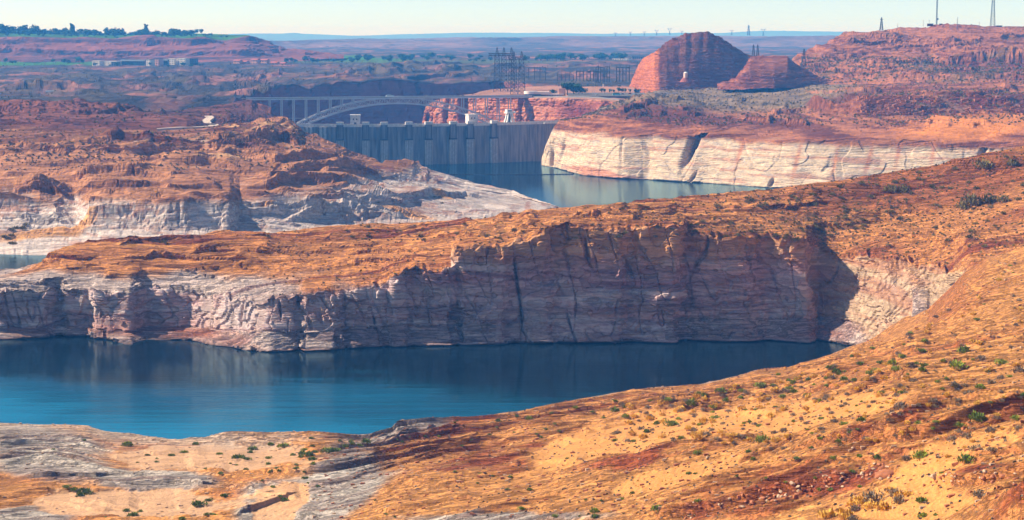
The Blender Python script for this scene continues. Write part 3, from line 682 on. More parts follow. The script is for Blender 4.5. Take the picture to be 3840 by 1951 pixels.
# ---- white ringed cliff at right and the rough ground above it
def shape_white(env):
    px, py, G = env['px'], env['py'], env['G']
    face = ss(0.3, 0.65, 1 - np.abs(env['N'][..., 2]))
    ch = 22 * gauss(px, py, 2590, 560, 13, 60, 22) + 16 * gauss(px, py, 2635, 490, 14, 22, 10) + 9 * gauss(px, py, 3690, 560, 9, 60, 25) + 10 * gauss(px, py, 2068, 600, 6, 40, 6) + 7 * gauss(px, py, 2595, 670, 5, 24, 35) + 8 * gauss(px, py, 2890, 690, 6, 18, 25) + 6 * gauss(px, py, 2110, 560, 6, 60, 12)
    env['G'] = G + np.stack([ch * face * 0.5, ch * face, 0 * px], -1); env['N'] = normals(env['G'])
    knob = gauss(px, py, 2500, 400, 150, 26) * 9 + gauss(px, py, 3150, 378, 70, 18) * 9
    env['G'] = env['G'] + np.stack([0 * px, 0 * px, rand_scarps(px, py, 7 * fbm(G, 40, 3, seed=2), 40, (2250, 3840), li(2250, 415, 2500, 350, 3840, 330), li(2250, 446, 3000, 500, 3840, 470), (2, 6), (80, 320), -0.01, 4, 16, 27)], -1)
    env['G'] = env['G'] + np.stack([0 * px, 0 * px, knob * (0.7 + 0.8 * fbm(G, 26, 3, seed=88))], -1)
    env['N'] = normals(env['G'])
    damp = 0.2 + 0.8 * ss(2031, 2060, px)
    P, q = displace(env, (40, 4.0, 5), (9, 2.4, 0.14, 1.6), plate=(46, 0.9, 2.5), crack=(80, 2.6), seed=7.0, flat=(0.75 - 0.3 * face) * damp)
    saw2, lay2, _ = bedding(P, 5.0, 1.1, 0.22, 15.0)
    P = P + q['N2'] * (0.45 * saw2 * (1 - 0.75 * face) * damp)[..., None]
    med = fbm(G, 16, 4, seed=85); big = fbm(G, 100, 3, seed=82)
    c = mixc(np.broadcast_to(lin(184, 118, 78), P.shape), lin(112, 60, 42), ss(0.3, 0.8, q['lay'] * 0.45 + lay2 * 0.35 + 0.4 * big + 0.15))
    plain = ss(2260, 2420, P[..., 1]) * ss(3300, 3100, px + 100 * big)
    c = mixc(c, mixc(np.broadcast_to(lin(152, 132, 104), P.shape), lin(100, 90, 68), ss(-.2, .4, med)), plain * 0.88 * ss(0.7, 0.9, q['N2'][..., 2]))
    spoil = gauss(px, py, 3560, 400, 330, 40, -3)
    c = mixc(c, mixc(np.broadcast_to(lin(158, 112, 88), P.shape), lin(136, 66, 48), ss(-.1, .3, fbm(np.stack([G[..., 0], G[..., 1], G[..., 2] * .3], -1), 12, 3, seed=3))), ss(.35, .7, spoil))
    c = mixc(c, lin(232, 146, 70), ss(0.4, 0.8, gauss(px, py, 3700, 470, 420, 60, -6) + 0.3 * med) * 0.75)
    c = ringmix(P, c, 46.5, 4.5, pale=lin(242, 214, 180), seed=3)
    st = 0
    for cx, cy, rot in ((3260, 590, 14), (3370, 560, 10), (2990, 600, 16), (3130, 610, 12), (2780, 560, 18), (3500, 560, 8)):
        st = st + gauss(px, py, cx, cy, 9, 75, rot)
    c = mixc(c, lin(206, 128, 88), np.clip(st, 0, 1) * 0.8 * face)
    c = mixc(c, lin(212, 142, 108), ss(.3, .6, gauss(px, py, 2240, 650, 110, 22, 12) + .2 * med) * 0.9)
    c = mixc(c, lin(90, 80, 66), ss(1.4, 0.5, P[..., 2]) * 0.7)
    return P, c * (1 + 0.10 * med + 0.05 * big)[..., None]
gw = [(2031, 621), (2085, 631), (2131, 645), (2184, 658), (2273, 667), (2328, 672), (2411, 673), (2542, 683), (2657, 688), (2838, 701), (2900, 706), (3100, 716), (3300, 722), (3840, 745), (4300, 770)]
def gY(x): return float(pt_z(x, np.interp(x, [g[0] for g in gw], [g[1] for g in gw]), 0)[1])
g2 = [(2031, 620), (2036, 590), (2050, 556), (2068, 525), (2140, 497), (2230, 500), (2330, 512), (2450, 507), (2600, 510), (2640, 495), (2700, 502), (2820, 520), (2950, 530), (3020, 526), (3130, 520), (3300, 515), (3500, 530), (3700, 555), (4300, 580)]
g3 = [(2031, 619), (2036, 588), (2050, 548), (2068, 510), (2080, 480), (2098, 455), (2180, 447), (2240, 441), (2400, 452), (2500, 466), (2600, 478), (2640, 470), (2720, 488), (2850, 506), (2950, 515), (3020, 508), (3130, 500), (3300, 488), (3500, 480), (3840, 470), (4300, 470)]
sheet('white_cliff', np.concatenate([np.arange(2031, 2120, 1.8), xcols(2120, 4300, 3.6)]), [
    ('yz', [(x, y + 8, -7) for x, y in gw]),
    ('yz', [(x, y, 0) for x, y in gw]),
    ('yY', [(x, y, gY(x) + 5 + 20 * min(1, (x - 2031) / 200)) for x, y in g2]),
    ('yY', [(x, y, gY(x) + 9 + 46 * min(1, (x - 2031) / 200)) for x, y in g3]),
    ('yY', [(2031, 618.5, 2345), (2036, 587.5, 2345), (2050, 547.5, 2345), (2068, 509, 2350), (2080, 479, 2355), (2098, 454.5, 2360), (2180, 446, 2340), (2250, 432, 2320), (2330, 420, 2300), (2500, 432, 2260), (2640, 446, 2220), (2800, 455, 2170), (3000, 458, 2160), (3200, 448, 2160), (3500, 436, 2165), (3840, 425, 2170), (4300, 420, 2170)]),
    ('yY', [(2031, 618, 2352), (2036, 587, 2352), (2050, 547, 2352), (2068, 508.5, 2358), (2080, 478.5, 2362), (2098, 454, 2368), (2180, 445.5, 2370), (2250, 420, 2420), (2330, 400, 2440), (2500, 395, 2440), (2640, 402, 2440), (2800, 405, 2430), (3000, 405, 2400), (3180, 395, 2280), (3240, 364, 2215), (3500, 361, 2210), (3840, 362, 2210), (4300, 362, 2210)]),
    ('yY', [(2031, 618, 2356), (2036, 587, 2356), (2050, 547, 2356), (2068, 508.5, 2362), (2080, 478.5, 2366), (2098, 454, 2372), (2180, 445, 2380), (2250, 415, 2470), (2330, 390, 2540), (2450, 368, 2680), (2640, 354, 2840), (3000, 346, 2760), (3240, 350, 2420), (3840, 352, 2320), (4300, 352, 2320)]),
    ('yY', [(2031, 618, 2360), (2036, 587, 2360), (2050, 547, 2360), (2068, 508.5, 2366), (2080, 478.5, 2370), (2098, 454, 2376), (2180, 445, 2390), (2250, 414, 2490), (2330, 386, 2580), (2450, 350, 2860), (2640, 330, 2960), (3000, 322, 2860), (3240, 318, 2740), (3840, 312, 2640), (4300, 310, 2640)]),
    ('off', [(2031, 20, -100), (2250, 30, -100), (2330, 40, -40), (2450, 300, 70), (4300, 700, 80)]),
], [5, 70, 32, 30, 30, 26, 20, 6], M_PALE, shape_white, 'white mineral ringed cliff and rough ground on the right shore', roundoff=1)

# ---- beehive dome, lesser dome, long hill, town mesa, far plateaus
def dome_shape(seed, light, facet=None, rows=8.0, ribs=0.0):
    def f(env):
        px, py, G = env['px'], env['py'], env['G']
        r = ribs * np.abs(np.sin((px + 12 * fbm(G, 40, 2, seed=seed)) / 13.5)) if ribs else 0
        w = ss(300, 230, py) * ss(2480, 2520, px) if ribs else 0
        env['G'] = G + env['N'] * (r * w if ribs else 0 * px)[..., None]
        env['N'] = normals(env['G'])
        fl = np.ones_like(px)
        if facet: fl = 0.35 + 0.65 * ss(facet - 4, facet + 12, px + 5 * fbm(G, 30, 2, seed=4))
        P, q = displace(env, (55, 2.4, 4), (rows * 2, rows, 0.05, 3.0), seed=seed, flat=fl)
        saw2, lay2, _ = bedding(P, 9.0, 2.4, 0.1, seed + 20)
        P = P + q['N2'] * (1.3 * saw2 * fl)[..., None]
        med = fbm(G, 18, 4, seed=95 + seed)
        c = mixc(np.broadcast_to(light, P.shape), lin(140, 74, 54), ss(0.35, 0.85, q['lay'] * 0.4 + lay2 * 0.4 + 0.2 * med + 0.1))
        if facet: c = mixc(c, np.broadcast_to(lin(214, 126, 70), P.shape), 1 - ss(facet - 4, facet + 12, px + 5 * fbm(G, 30, 2, seed=4)))  # left facet painted brighter orange, its sunlit look put into the colour
        return P, c * (1 + 0.14 * med)[..., None]
    return f
ds = [(2352, 343), (2375, 286), (2393, 243), (2414, 214), (2454, 193), (2500, 150), (2536, 136), (2571, 121), (2621, 118), (2653, 120), (2678, 129), (2714, 146), (2750, 171), (2786, 195), (2818, 208), (2860, 232), (2900, 262), (2930, 290)]
def dome_lines(sil, base, Yb, Yt, exps=((0.3, 0.16), (0.62, 0.42), (0.85, 0.72))):
    xs = [s[0] for s in sil]
    by = [float(np.interp(x, [b[0] for b in base], [b[1] for b in base])) for x in xs]
    yb = [float(np.interp(x, [b[0] for b in Yb], [b[1] for b in Yb])) for x in xs]
    yt = [float(np.interp(x, [b[0] for b in Yt], [b[1] for b in Yt])) for x in xs]
    L = [('yY', [(x, b + 12, Y - 6) for x, b, Y in zip(xs, by, yb)]), ('yY', [(x, b, Y) for x, b, Y in zip(xs, by, yb)])]
    for t, u in exps:
        L.append(('yY', [(s[0], b + (s[1] - b) * t, Y + (T - Y) * u) for s, b, Y, T in zip(sil, by, yb, yt)]))
    L.append(('yY', [(s[0], s[1], T) for s, T in zip(sil, yt)]))
    L.append(('off', [(xs[0], 90, -45), (xs[-1], 90, -45)], 'rel'))
    L.append(('off', [(xs[0], 90, 60), (xs[-1], 90, 60)]))
    return L
sheet('sandstone_dome', np.arange(2352, 2931, 3.0), dome_lines(ds, [(2352, 347), (2465, 352), (2600, 344), (2750, 338), (2930, 325)], [(2352, 3075), (2440, 2985), (2465, 2962), (2500, 2955), (2600, 2945), (2750, 2955), (2860, 3000), (2930, 3040)], [(2352, 3085), (2454, 3020), (2520, 3040), (2700, 3060), (2930, 3080)]),
      [4, 44, 40, 30, 24, 8, 6], M_MID, dome_shape(8.0, lin(150, 98, 72), 2468, 4.6, 1.3), 'large beehive sandstone dome with a bright planed left face', roundoff=3)
ls = [(2690, 316), (2756, 293), (2794, 243), (2813, 211), (2903, 205), (2953, 208), (2982, 234), (3057, 278), (3087, 293), (3160, 312)]
sheet('lesser_sandstone_dome', np.arange(2690, 3161, 3.4), dome_lines(ls, [(2690, 326), (2900, 322), (3160, 318)], [(2690, 2850), (2780, 2810), (2900, 2800), (3000, 2815), (3160, 2860)], [(2690, 2870), (2900, 2880), (3160, 2880)]),
      [4, 26, 22, 18, 14, 6, 4], M_MID, dome_shape(9.0, lin(178, 110, 78), None, 5.0), 'low flat-topped sandstone dome beside the beehive dome', roundoff=3)
hs = [(2930, 290), (2960, 240), (2977, 214), (3007, 199), (3072, 189), (3132, 152), (3186, 134), (3266, 119), (3305, 112), (3405, 99), (3504, 97), (3604, 97), (3703, 102), (3753, 104), (3840, 107), (4300, 118)]
def shape_hill(env):
    px, py, G = env['px'], env['py'], env['G']
    jit = 8 * fbm(G, 40, 3, seed=6)
    dz = scarp_field(px, py + jit, [(3480, 240, 0), (3560, 246, 14), (3700, 240, 18), (3840, 244, 16), (4300, 240, 14)], 6, 60) + scarp_field(px, py + jit, [(3150, 262, 0), (3300, 258, 8), (3450, 250, 6), (3500, 246, 0)], 4, 40) + scarp_field(px, py + jit, [(3050, 292, 0), (3200, 296, 8), (3800, 300, 8), (4300, 300, 8)], 4, 40)
    dz = dz + rand_scarps(px, py, jit, 40, (3000, 3840), li(3000, 210, 3200, 150, 3840, 120), li(3000, 295, 3840, 300), (2, 5), (80, 360), -0.02, 3, 10, 29)
    env['G'] = G + np.stack([0 * px, 0 * px, dz], -1); env['N'] = normals(env['G'])
    P, q = displace(env, (80, 9.0, 5), (16, 5.0, 0.07, 3.4), seed=10.0)
    saw2, lay2, _ = bedding(P, 9.0, 2.2, 0.1, 33)
    P = P + q['N2'] * (1.4 * saw2)[..., None]
    med = fbm(G, 20, 4, seed=105); big = fbm(G, 120, 3, seed=3)
    c = mixc(np.broadcast_to(lin(190, 122, 82), P.shape), lin(118, 60, 44), ss(0.35, 0.85, q['lay'] * 0.4 + lay2 * 0.4 + 0.35 * big))
    c = mixc(c, lin(150, 66, 44), ss(112, 98, py) * 0.8)
    c = mixc(c, SCRUB * 0.8, ss(0.15, 0.5, fbm(G, 26, 4, seed=7) + 0.4 * gauss(px, py, 3500, 270, 600, 40) - 0.15) * 0.6)
    return P, c * (1 + 0.14 * med)[..., None]
sheet('sandstone_hill', xcols(2930, 4300, 3.8), [
    ('yY', [(2930, 312, 2880), (3100, 325, 2820), (4300, 325, 2640)]),
    ('yY', [(2930, 305, 2900), (3100, 306, 2880), (3400, 300, 2800), (3840, 300, 2720), (4300, 300, 2700)]),
    ('yY', [(2930, 299, 2950), (3000, 270, 2960), (3100, 255, 2990), (3400, 250, 2960), (3840, 250, 2900), (4300, 250, 2880)]),
    ('yY', [(2930, 294, 3000), (2977, 235, 3060), (3072, 212, 3090), (3200, 200, 3110), (3500, 195, 3120), (4300, 195, 3080)]),
    ('yY', [(2930, 292, 3040), (2977, 222, 3100), (3072, 198, 3150), (3200, 160, 3210), (3400, 145, 3240), (3840, 148, 3220), (4300, 155, 3200)]),
    ('yY', [(x, y, 3150 + 250 * min(1, max(0, (x - 2960) / 300))) for x, y in hs]),
    ('off', [(2930, 80, -30), (4300, 200, -20)], 'rel'),
    ('off', [(2930, 80, 60), (4300, 300, 60)]),
], [4, 36, 36, 34, 30, 6, 4], M_MID, shape_hill, 'long layered sandstone hill carrying radio masts', roundoff=2)

def shape_mesa(env):
    px, py, G = env['px'], env['py'], env['G']
    top = ss(160, 150, py)
    jit = 6 * fbm(G, 60, 3, seed=6)
    dz = sum(scarp_field(px, py + jit, n, 3, 30) for n in (
        [(-400, 172, 10), (100, 170, 10), (300, 168, 8), (420, 170, 0)], [(420, 180, 0), (560, 176, 10), (740, 182, 12), (860, 176, 0)],
        [(-400, 205, 10), (140, 203, 12), (300, 205, 10), (420, 206, 8), (600, 206, 10), (800, 200, 0)], [(650, 210, 0), (760, 206, 10), (950, 214, 12), (1040, 210, 0)], [(840, 156, 0), (930, 160, 14), (1000, 170, 8), (1060, 182, 0)]))
    dz = dz + rand_scarps(px, py, jit, 34, (-50, 1050), li(-50, 160, 900, 166, 1050, 190), li(-50, 226, 1050, 222), (2, 5.5), (80, 320), 0.01, 2.5, 8, 25)
    env['G'] = G + np.stack([0 * px, 0 * px, dz], -1); env['N'] = normals(env['G'])
    P, q = displace(env, (140, 9.0, 5), (18, 7.0, 0.04, 4.0), seed=11.0, flat=1 - 0.8 * top)
    med = fbm(G, 40, 4, seed=115)
    c = mixc(np.broadcast_to(lin(150, 90, 74), P.shape), lin(86, 54, 50), ss(0.3, 0.8, q['lay'] * 0.6 + 0.3 * med + 0.1))
    c = mixc(c, mixc(np.broadcast_to(GRASS, P.shape), lin(40, 66, 34), ss(-.1, .3, med)), ss(157, 151, py + 4 * med))
    return P, c * (1 + 0.14 * med)[..., None]
ms = [(-400, 124), (0, 129), (400, 132), (700, 131), (845, 131), (934, 147), (946, 157), (1013, 165), (1043, 181), (1143, 192), (1290, 206)]
sheet('town_mesa', xcols(-400, 1290, 4.4), [
    ('yY', [(-400, 240, 4660), (1000, 238, 4680), (1290, 222, 4900)]),
    ('yY', [(-400, 234, 4700), (900, 233, 4720), (1050, 228, 4780), (1290, 218, 4950)]),
    ('yY', [(-400, 200, 4800), (700, 203, 4810), (900, 206, 4840), (1043, 209, 4880), (1290, 213, 4980)]),
    ('yY', [(-400, 165, 4940), (400, 166, 4950), (700, 168, 4950), (900, 176, 4960), (1013, 187, 4980), (1043, 195, 4990), (1290, 210, 5020)]),
    ('yY', [(-400, 147, 5080), (0, 150, 5080), (400, 153, 5080), (700, 150, 5080), (845, 144, 5090), (934, 156, 5060), (1013, 172, 5040), (1043, 187, 5040), (1290, 208, 5040)]),
    ('yY', [(x, y, 5300 if x < 850 else 5150) for x, y in ms]),
    ('off', [(-400, 250, -8), (1290, 80, -8)], 'rel'),
    ('off', [(-400, 300, 85), (1290, 200, 85)]),
], [3, 34, 30, 22, 14, 5, 4], M_FAR, shape_mesa, 'long banded mesa with a green planted top at left', roundoff=1)

def shape_far(hue, seed, amp):
    def f(env):
        px, py, G = env['px'], env['py'], env['G']
        P, q = displace(env, (700, 26 * amp, 5), (60, 22, 0.01, 10 * amp), crack=(700, 60 * amp), seed=seed)
        med = fbm(G, 300, 4, seed=seed + 2)
        c = mixc(np.broadcast_to(hue, P.shape), lin(70, 62, 62), ss(0.3, 0.8, q['lay'] * 0.6 + 0.4 * med))
        return P, c * (1 + 0.2 * med)[..., None]
    return f
sheet('near_escarpment', xcols(900, 3400, 5.0), [
    ('yY', [(900, 206, 7600), (3400, 206, 7600)]),
    ('yY', [(900, 198, 8000), (1300, 196, 8000), (2000, 184, 8300), (3400, 190, 8300)]),
    ('yY', [(900, 186, 8400), (1300, 180, 8500), (2000, 172, 8700), (2600, 176, 8700), (3400, 176, 8700)]),
    ('yY', [(900, 172, 8700), (1300, 166, 8750), (2000, 164, 8850), (3400, 164, 8850)]),
    ('yY', [(900, 166, 8740), (1040, 160, 8780), (1300, 158, 8790), (1500, 160, 8800), (2000, 154, 8900), (2400, 155, 8920), (2700, 148, 8920), (3400, 150, 8920)]),
    ('yY', [(900, 160, 9300), (1300, 152, 9600), (1700, 144, 10400), (2000, 141, 10600), (2100, 138, 10600), (2400, 132, 10600), (2520, 131, 10600), (2700, 132, 10600), (2900, 135, 10600), (3130, 140, 10600), (3400, 140, 10600)]),
    ('off', [(900, 600, 60), (3400, 600, 60)]),
], [6, 18, 16, 14, 16, 3], M_VFAR, shape_far(lin(150, 112, 100), 13.0, 1.0), 'hazy escarpment of layered cliffs beyond the plain', roundoff=1)
sheet('far_plateau', xcols(-400, 4300, 8.0, coarse=30), [
    ('yY', [(-400, 190, 17000), (4300, 190, 17000)]),
    ('yY', [(-400, 160, 19000), (4300, 160, 19000)]),
    ('yY', [(-400, 140, 23000), (1000, 142, 23000), (4300, 140, 23000)]),
    ('yY', [(-400, 126, 25500), (800, 129, 25500), (954, 127, 25500), (1060, 125, 25500), (1103, 122, 25500), (1130, 125, 25500), (1341, 133, 25500), (1500, 129, 25500), (1640, 126, 25500), (1848, 121, 25500), (2000, 122, 25500), (2117, 125, 25500), (2250, 126, 25500), (2303, 124, 25500), (2518, 124, 25500), (2696, 122, 25500), (2857, 115, 25500), (2914, 115, 25500), (3276, 120, 25500), (4300, 122, 25500)]),
    ('off', [(-400, 3000, -60), (4300, 3000, -60)], 'rel'),
    ('off', [(-400, 2000, 0), (4300, 2000, 0)]),
], [4, 16, 22, 3, 2], M_VFAR, shape_far(lin(104, 98, 96), 14.0, 0.5), 'pale blue plateau along the skyline', roundoff=1)

# ------------------------------------------------------------------ lake
def lake_mat():
    m = bpy.data.materials.new('lake_water'); m.use_nodes = True
    nt = m.node_tree; L = nt.links; nt.nodes.clear()
    out = nt.nodes.new('ShaderNodeOutputMaterial')
    dif = nt.nodes.new('ShaderNodeBsdfDiffuse'); dif.inputs['Color'].default_value = (0.004, 0.022, 0.035, 1)
    gl = nt.nodes.new('ShaderNodeBsdfGlossy'); gl.inputs['Color'].default_value = (0.52, 0.84, 1.0, 1); gl.inputs['Roughness'].default_value = 0.06
    fr = nt.nodes.new('ShaderNodeFresnel'); fr.inputs['IOR'].default_value = 1.36
    mx = nt.nodes.new('ShaderNodeMixShader')
    tc = nt.nodes.new('ShaderNodeTexCoord')
    mp = nt.nodes.new('ShaderNodeMapping'); mp.inputs['Scale'].default_value = (0.25, 0.6, 1)
    L.new(tc.outputs['Object'], mp.inputs['Vector'])
    n1 = nt.nodes.new('ShaderNodeTexNoise'); n1.inputs['Scale'].default_value = 1.0; n1.inputs['Detail'].default_value = 5
    L.new(mp.outputs[0], n1.inputs['Vector'])
    n2 = nt.nodes.new('ShaderNodeTexNoise'); n2.inputs['Scale'].default_value = 0.008; n2.inputs['Detail'].default_value = 3   # wind patches
    L.new(tc.outputs['Object'], n2.inputs['Vector'])
    # a breeze roughens the open near end of the arm and the reach below the dam; under the cliffs it lies calm
    sx = nt.nodes.new('ShaderNodeSeparateXYZ'); L.new(tc.outputs['Object'], sx.inputs[0])
    def mth(op, a, b):
        n = nt.nodes.new('ShaderNodeMath'); n.operation = op
        for k, v in enumerate((a, b)):
            if hasattr(v, 'is_linked'): L.new(v, n.inputs[k])
            else: n.inputs[k].default_value = v
        return n.outputs[0]
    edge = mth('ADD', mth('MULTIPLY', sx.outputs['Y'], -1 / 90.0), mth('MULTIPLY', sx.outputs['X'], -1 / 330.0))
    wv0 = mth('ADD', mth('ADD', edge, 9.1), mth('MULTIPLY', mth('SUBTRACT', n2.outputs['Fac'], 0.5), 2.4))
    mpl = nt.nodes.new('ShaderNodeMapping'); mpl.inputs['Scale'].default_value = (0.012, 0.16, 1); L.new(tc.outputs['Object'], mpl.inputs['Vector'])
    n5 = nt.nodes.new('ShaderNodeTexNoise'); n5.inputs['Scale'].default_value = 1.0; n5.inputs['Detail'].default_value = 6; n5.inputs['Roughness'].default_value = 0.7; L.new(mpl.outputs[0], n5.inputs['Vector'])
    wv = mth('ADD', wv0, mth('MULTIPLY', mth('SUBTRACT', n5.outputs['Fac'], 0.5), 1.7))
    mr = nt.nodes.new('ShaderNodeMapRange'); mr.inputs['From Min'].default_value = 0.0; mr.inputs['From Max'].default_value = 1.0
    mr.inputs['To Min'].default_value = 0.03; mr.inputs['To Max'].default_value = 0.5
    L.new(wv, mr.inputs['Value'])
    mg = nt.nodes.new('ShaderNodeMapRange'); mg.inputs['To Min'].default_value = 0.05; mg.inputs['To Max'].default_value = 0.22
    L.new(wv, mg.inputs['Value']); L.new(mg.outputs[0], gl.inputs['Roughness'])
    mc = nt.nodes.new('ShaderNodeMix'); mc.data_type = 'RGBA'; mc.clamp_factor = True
    mc.inputs[6].default_value = (0.003, 0.010, 0.018, 1); mc.inputs[7].default_value = (0.008, 0.18, 0.32, 1)  # blue sky reflection of the ruffled water painted into the diffuse colour
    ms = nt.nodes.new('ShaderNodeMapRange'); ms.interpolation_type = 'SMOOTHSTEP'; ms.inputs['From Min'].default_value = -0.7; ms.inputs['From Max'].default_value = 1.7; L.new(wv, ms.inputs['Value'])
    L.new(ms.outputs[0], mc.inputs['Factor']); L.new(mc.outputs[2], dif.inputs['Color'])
    mpw = nt.nodes.new('ShaderNodeMapping'); mpw.inputs['Scale'].default_value = (0.05, 0.3, 1); L.new(tc.outputs['Object'], mpw.inputs['Vector'])
    n4 = nt.nodes.new('ShaderNodeTexNoise'); n4.inputs['Scale'].default_value = 1.0; n4.inputs['Detail'].default_value = 4; n4.inputs['Roughness'].default_value = 0.65; L.new(mpw.outputs[0], n4.inputs['Vector'])
    hsum = mth('ADD', n1.outputs['Fac'], mth('MULTIPLY', n4.outputs['Fac'], 5.0))
    bp = nt.nodes.new('ShaderNodeBump'); bp.inputs['Distance'].default_value = 1.0
    L.new(mr.outputs[0], bp.inputs['Strength']); L.new(hsum, bp.inputs['Height'])
    L.new(bp.outputs[0], gl.inputs['Normal']); L.new(bp.outputs[0], fr.inputs['Normal'])
    L.new(fr.outputs[0], mx.inputs[0]); L.new(dif.outputs[0], mx.inputs[1]); L.new(gl.outputs[0], mx.inputs[2])
    L.new(mx.outputs[0], out.inputs[0])
    return m
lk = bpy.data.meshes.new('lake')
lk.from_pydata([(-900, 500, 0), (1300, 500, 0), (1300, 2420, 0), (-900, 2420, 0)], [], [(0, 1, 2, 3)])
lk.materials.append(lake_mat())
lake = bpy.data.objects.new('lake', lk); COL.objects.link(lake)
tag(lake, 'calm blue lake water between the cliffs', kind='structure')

# ------------------------------------------------------------------ haze
def build_haze():
    z0, z1 = -230, 262
    x0, x1, y0, y1 = -9000, 9000, -400, 31500
    vs = [(x, y, z) for z in (z0, z1) for y in (y0, y1) for x in (x0, x1)]
    fs = [(0, 2, 3, 1), (4, 5, 7, 6), (0, 1, 5, 4), (2, 6, 7, 3), (0, 4, 6, 2), (1, 3, 7, 5)]
    me = bpy.data.meshes.new('haze'); me.from_pydata(vs, [], fs)
    m = bpy.data.materials.new('haze_air'); m.use_nodes = True
    nt = m.node_tree; nt.nodes.clear()
    out = nt.nodes.new('ShaderNodeOutputMaterial'); v = nt.nodes.new('ShaderNodeVolumePrincipled')
    v.inputs['Color'].default_value = (0.07, 0.36, 1.0, 1)
    v.inputs['Absorption Color'].default_value = (1, 1, 1, 1)
    v.inputs['Density'].default_value = 1.1e-4
    v.inputs['Anisotropy'].default_value = 0.0
    nt.links.new(v.outputs[0], out.inputs['Volume'])
    me.materials.append(m)
    o = bpy.data.objects.new('haze', me); COL.objects.link(o)
    tag(o, 'thin pale blue haze filling the air over the desert', kind='stuff')
build_haze()

# ------------------------------------------------------------------ mesh builder for made things
class MB:
    def __init__(s): s.v = []; s.f = []
    def add(s, vs, fs):
        n = len(s.v); s.v += [tuple(map(float, v)) for v in vs]; s.f += [tuple(i + n for i in f) for f in fs]; return s
    def box(s, c, d, rz=0.0):
        cx, cy, cz = c; hx, hy, hz = d[0] / 2, d[1] / 2, d[2] / 2
        co, si = math.cos(rz), math.sin(rz)
        vs = []
        for z in (-hz, hz):
            for x, y in ((-hx, -hy), (hx, -hy), (hx, hy), (-hx, hy)):
                vs.append((cx + x * co - y * si, cy + x * si + y * co, cz + z))
        return s.add(vs, [(0, 3, 2, 1), (4, 5, 6, 7), (0, 1, 5, 4), (1, 2, 6, 5), (2, 3, 7, 6), (3, 0, 4, 7)])
    def bar(s, a, b, r, r2=None):
        a = Vector(a); b = Vector(b); d = (b - a)
        if d.length < 1e-6: return s
        d.normalize()
        u = d.cross(Vector((0, 0, 1))) if abs(d.z) < 0.95 else d.cross(Vector((1, 0, 0)))
        u.normalize(); w = d.cross(u); r2 = r if r2 is None else r2
        vs = []
        for p, q in ((a, r), (b, r2)):
            for x, y in ((-1, -1), (1, -1), (1, 1), (-1, 1)): vs.append(p + u * x * q + w * y * q)
        return s.add(vs, [(0, 3, 2, 1), (4, 5, 6, 7), (0, 1, 5, 4), (1, 2, 6, 5), (2, 3, 7, 6), (3, 0, 4, 7)])
    def cyl(s, c, r, h, n=12, r2=None, sy=1.0):
        r2 = r if r2 is None else r2
        vs = [(c[0] + r * math.cos(2 * math.pi * k / n), c[1] + sy * r * math.sin(2 * math.pi * k / n), c[2]) for k in range(n)]
        vs += [(c[0] + r2 * math.cos(2 * math.pi * k / n), c[1] + sy * r2 * math.sin(2 * math.pi * k / n), c[2] + h) for k in range(n)]
        fs = [(k, (k + 1) % n, n + (k + 1) % n, n + k) for k in range(n)] + [tuple(range(n - 1, -1, -1)), tuple(range(n, 2 * n))]
        return s.add(vs, fs)
    def hull(s, secs):
        """loft of closed sections (lists of points), capped"""
        m = len(secs[0]); vs = [p for q in secs for p in q]; fs = []
        for i in range(len(secs) - 1):
            for k in range(m):
                a = i * m + k; b = i * m + (k + 1) % m
                fs.append((a, b, b + m, a + m))
        fs.append(tuple(range(m - 1, -1, -1))); fs.append(tuple(range((len(secs) - 1) * m, len(secs) * m)))
        return s.add(vs, fs)
    def mesh(s, name, mat):
        me = bpy.data.meshes.new(name); me.from_pydata(s.v, [], s.f); me.materials.append(mat)
        return me
    def build(s, name, mat, parent=None, loc=None):
        o = bpy.data.objects.new(name, s.mesh(name, mat)); COL.objects.link(o)
        if parent: o.parent = parent
        if loc is not None: o.location = loc
        return o
def thing(name, loc, label, cat, group=None, rz=0.0):
    o = bpy.data.objects.new(name, None); COL.objects.link(o)
    o.location = V(loc); o.rotation_euler = (0, 0, rz); o.empty_display_size = 1.0
    return tag(o, label, cat, group)
def kids(o): return [c for c in bpy.data.objects if c.parent == o]
def dup(o, loc, rz=None, scale=None, label=None, group=None, parent=None):
    c = o.copy(); COL.objects.link(c)
    if parent is not None: c.parent = parent
    else:
        c.location = V(loc)
        if rz is not None: c.rotation_euler = (0, 0, rz)
        if scale is not None: c.scale = (scale, scale, scale)
        if label: c['label'] = label
        if group: c['group'] = group
    for k in o.children: dup(k, None, parent=c)
    return c

CONC = pmat('dam_concrete', lin(164, 152, 148), 0.9, col2=lin(88, 86, 92), nscale=1.0, stretch=(0.35, 0.35, 0.03), bump=0.1)
CONC2 = pmat('block_concrete', lin(228, 214, 204), 0.9, noise=0.35, nscale=0.4)
DARK = pmat('dark_recess', lin(70, 66, 66), 0.9, noise=0.3, nscale=0.6)
STEEL = pmat('grey_bridge_steel', lin(210, 204, 204), 0.6, noise=0.15, nscale=0.3)
TSTEEL = pmat('dark_tower_steel', lin(64, 70, 74), 0.6, noise=0.2, nscale=0.3)
WHITEP = pmat('white_paint', lin(240, 238, 232), 0.5, noise=0.08, nscale=0.5)
GLASS = pmat('dark_glass', lin(30, 38, 46), 0.15, noise=0.2, nscale=0.4, spec=0.6)
ASPH = pmat('asphalt', lin(96, 90, 86), 0.9, noise=0.25, nscale=0.3)
TYRE = pmat('tyre_rubber', lin(26, 26, 28), 0.9)
rnd = random.Random(5)

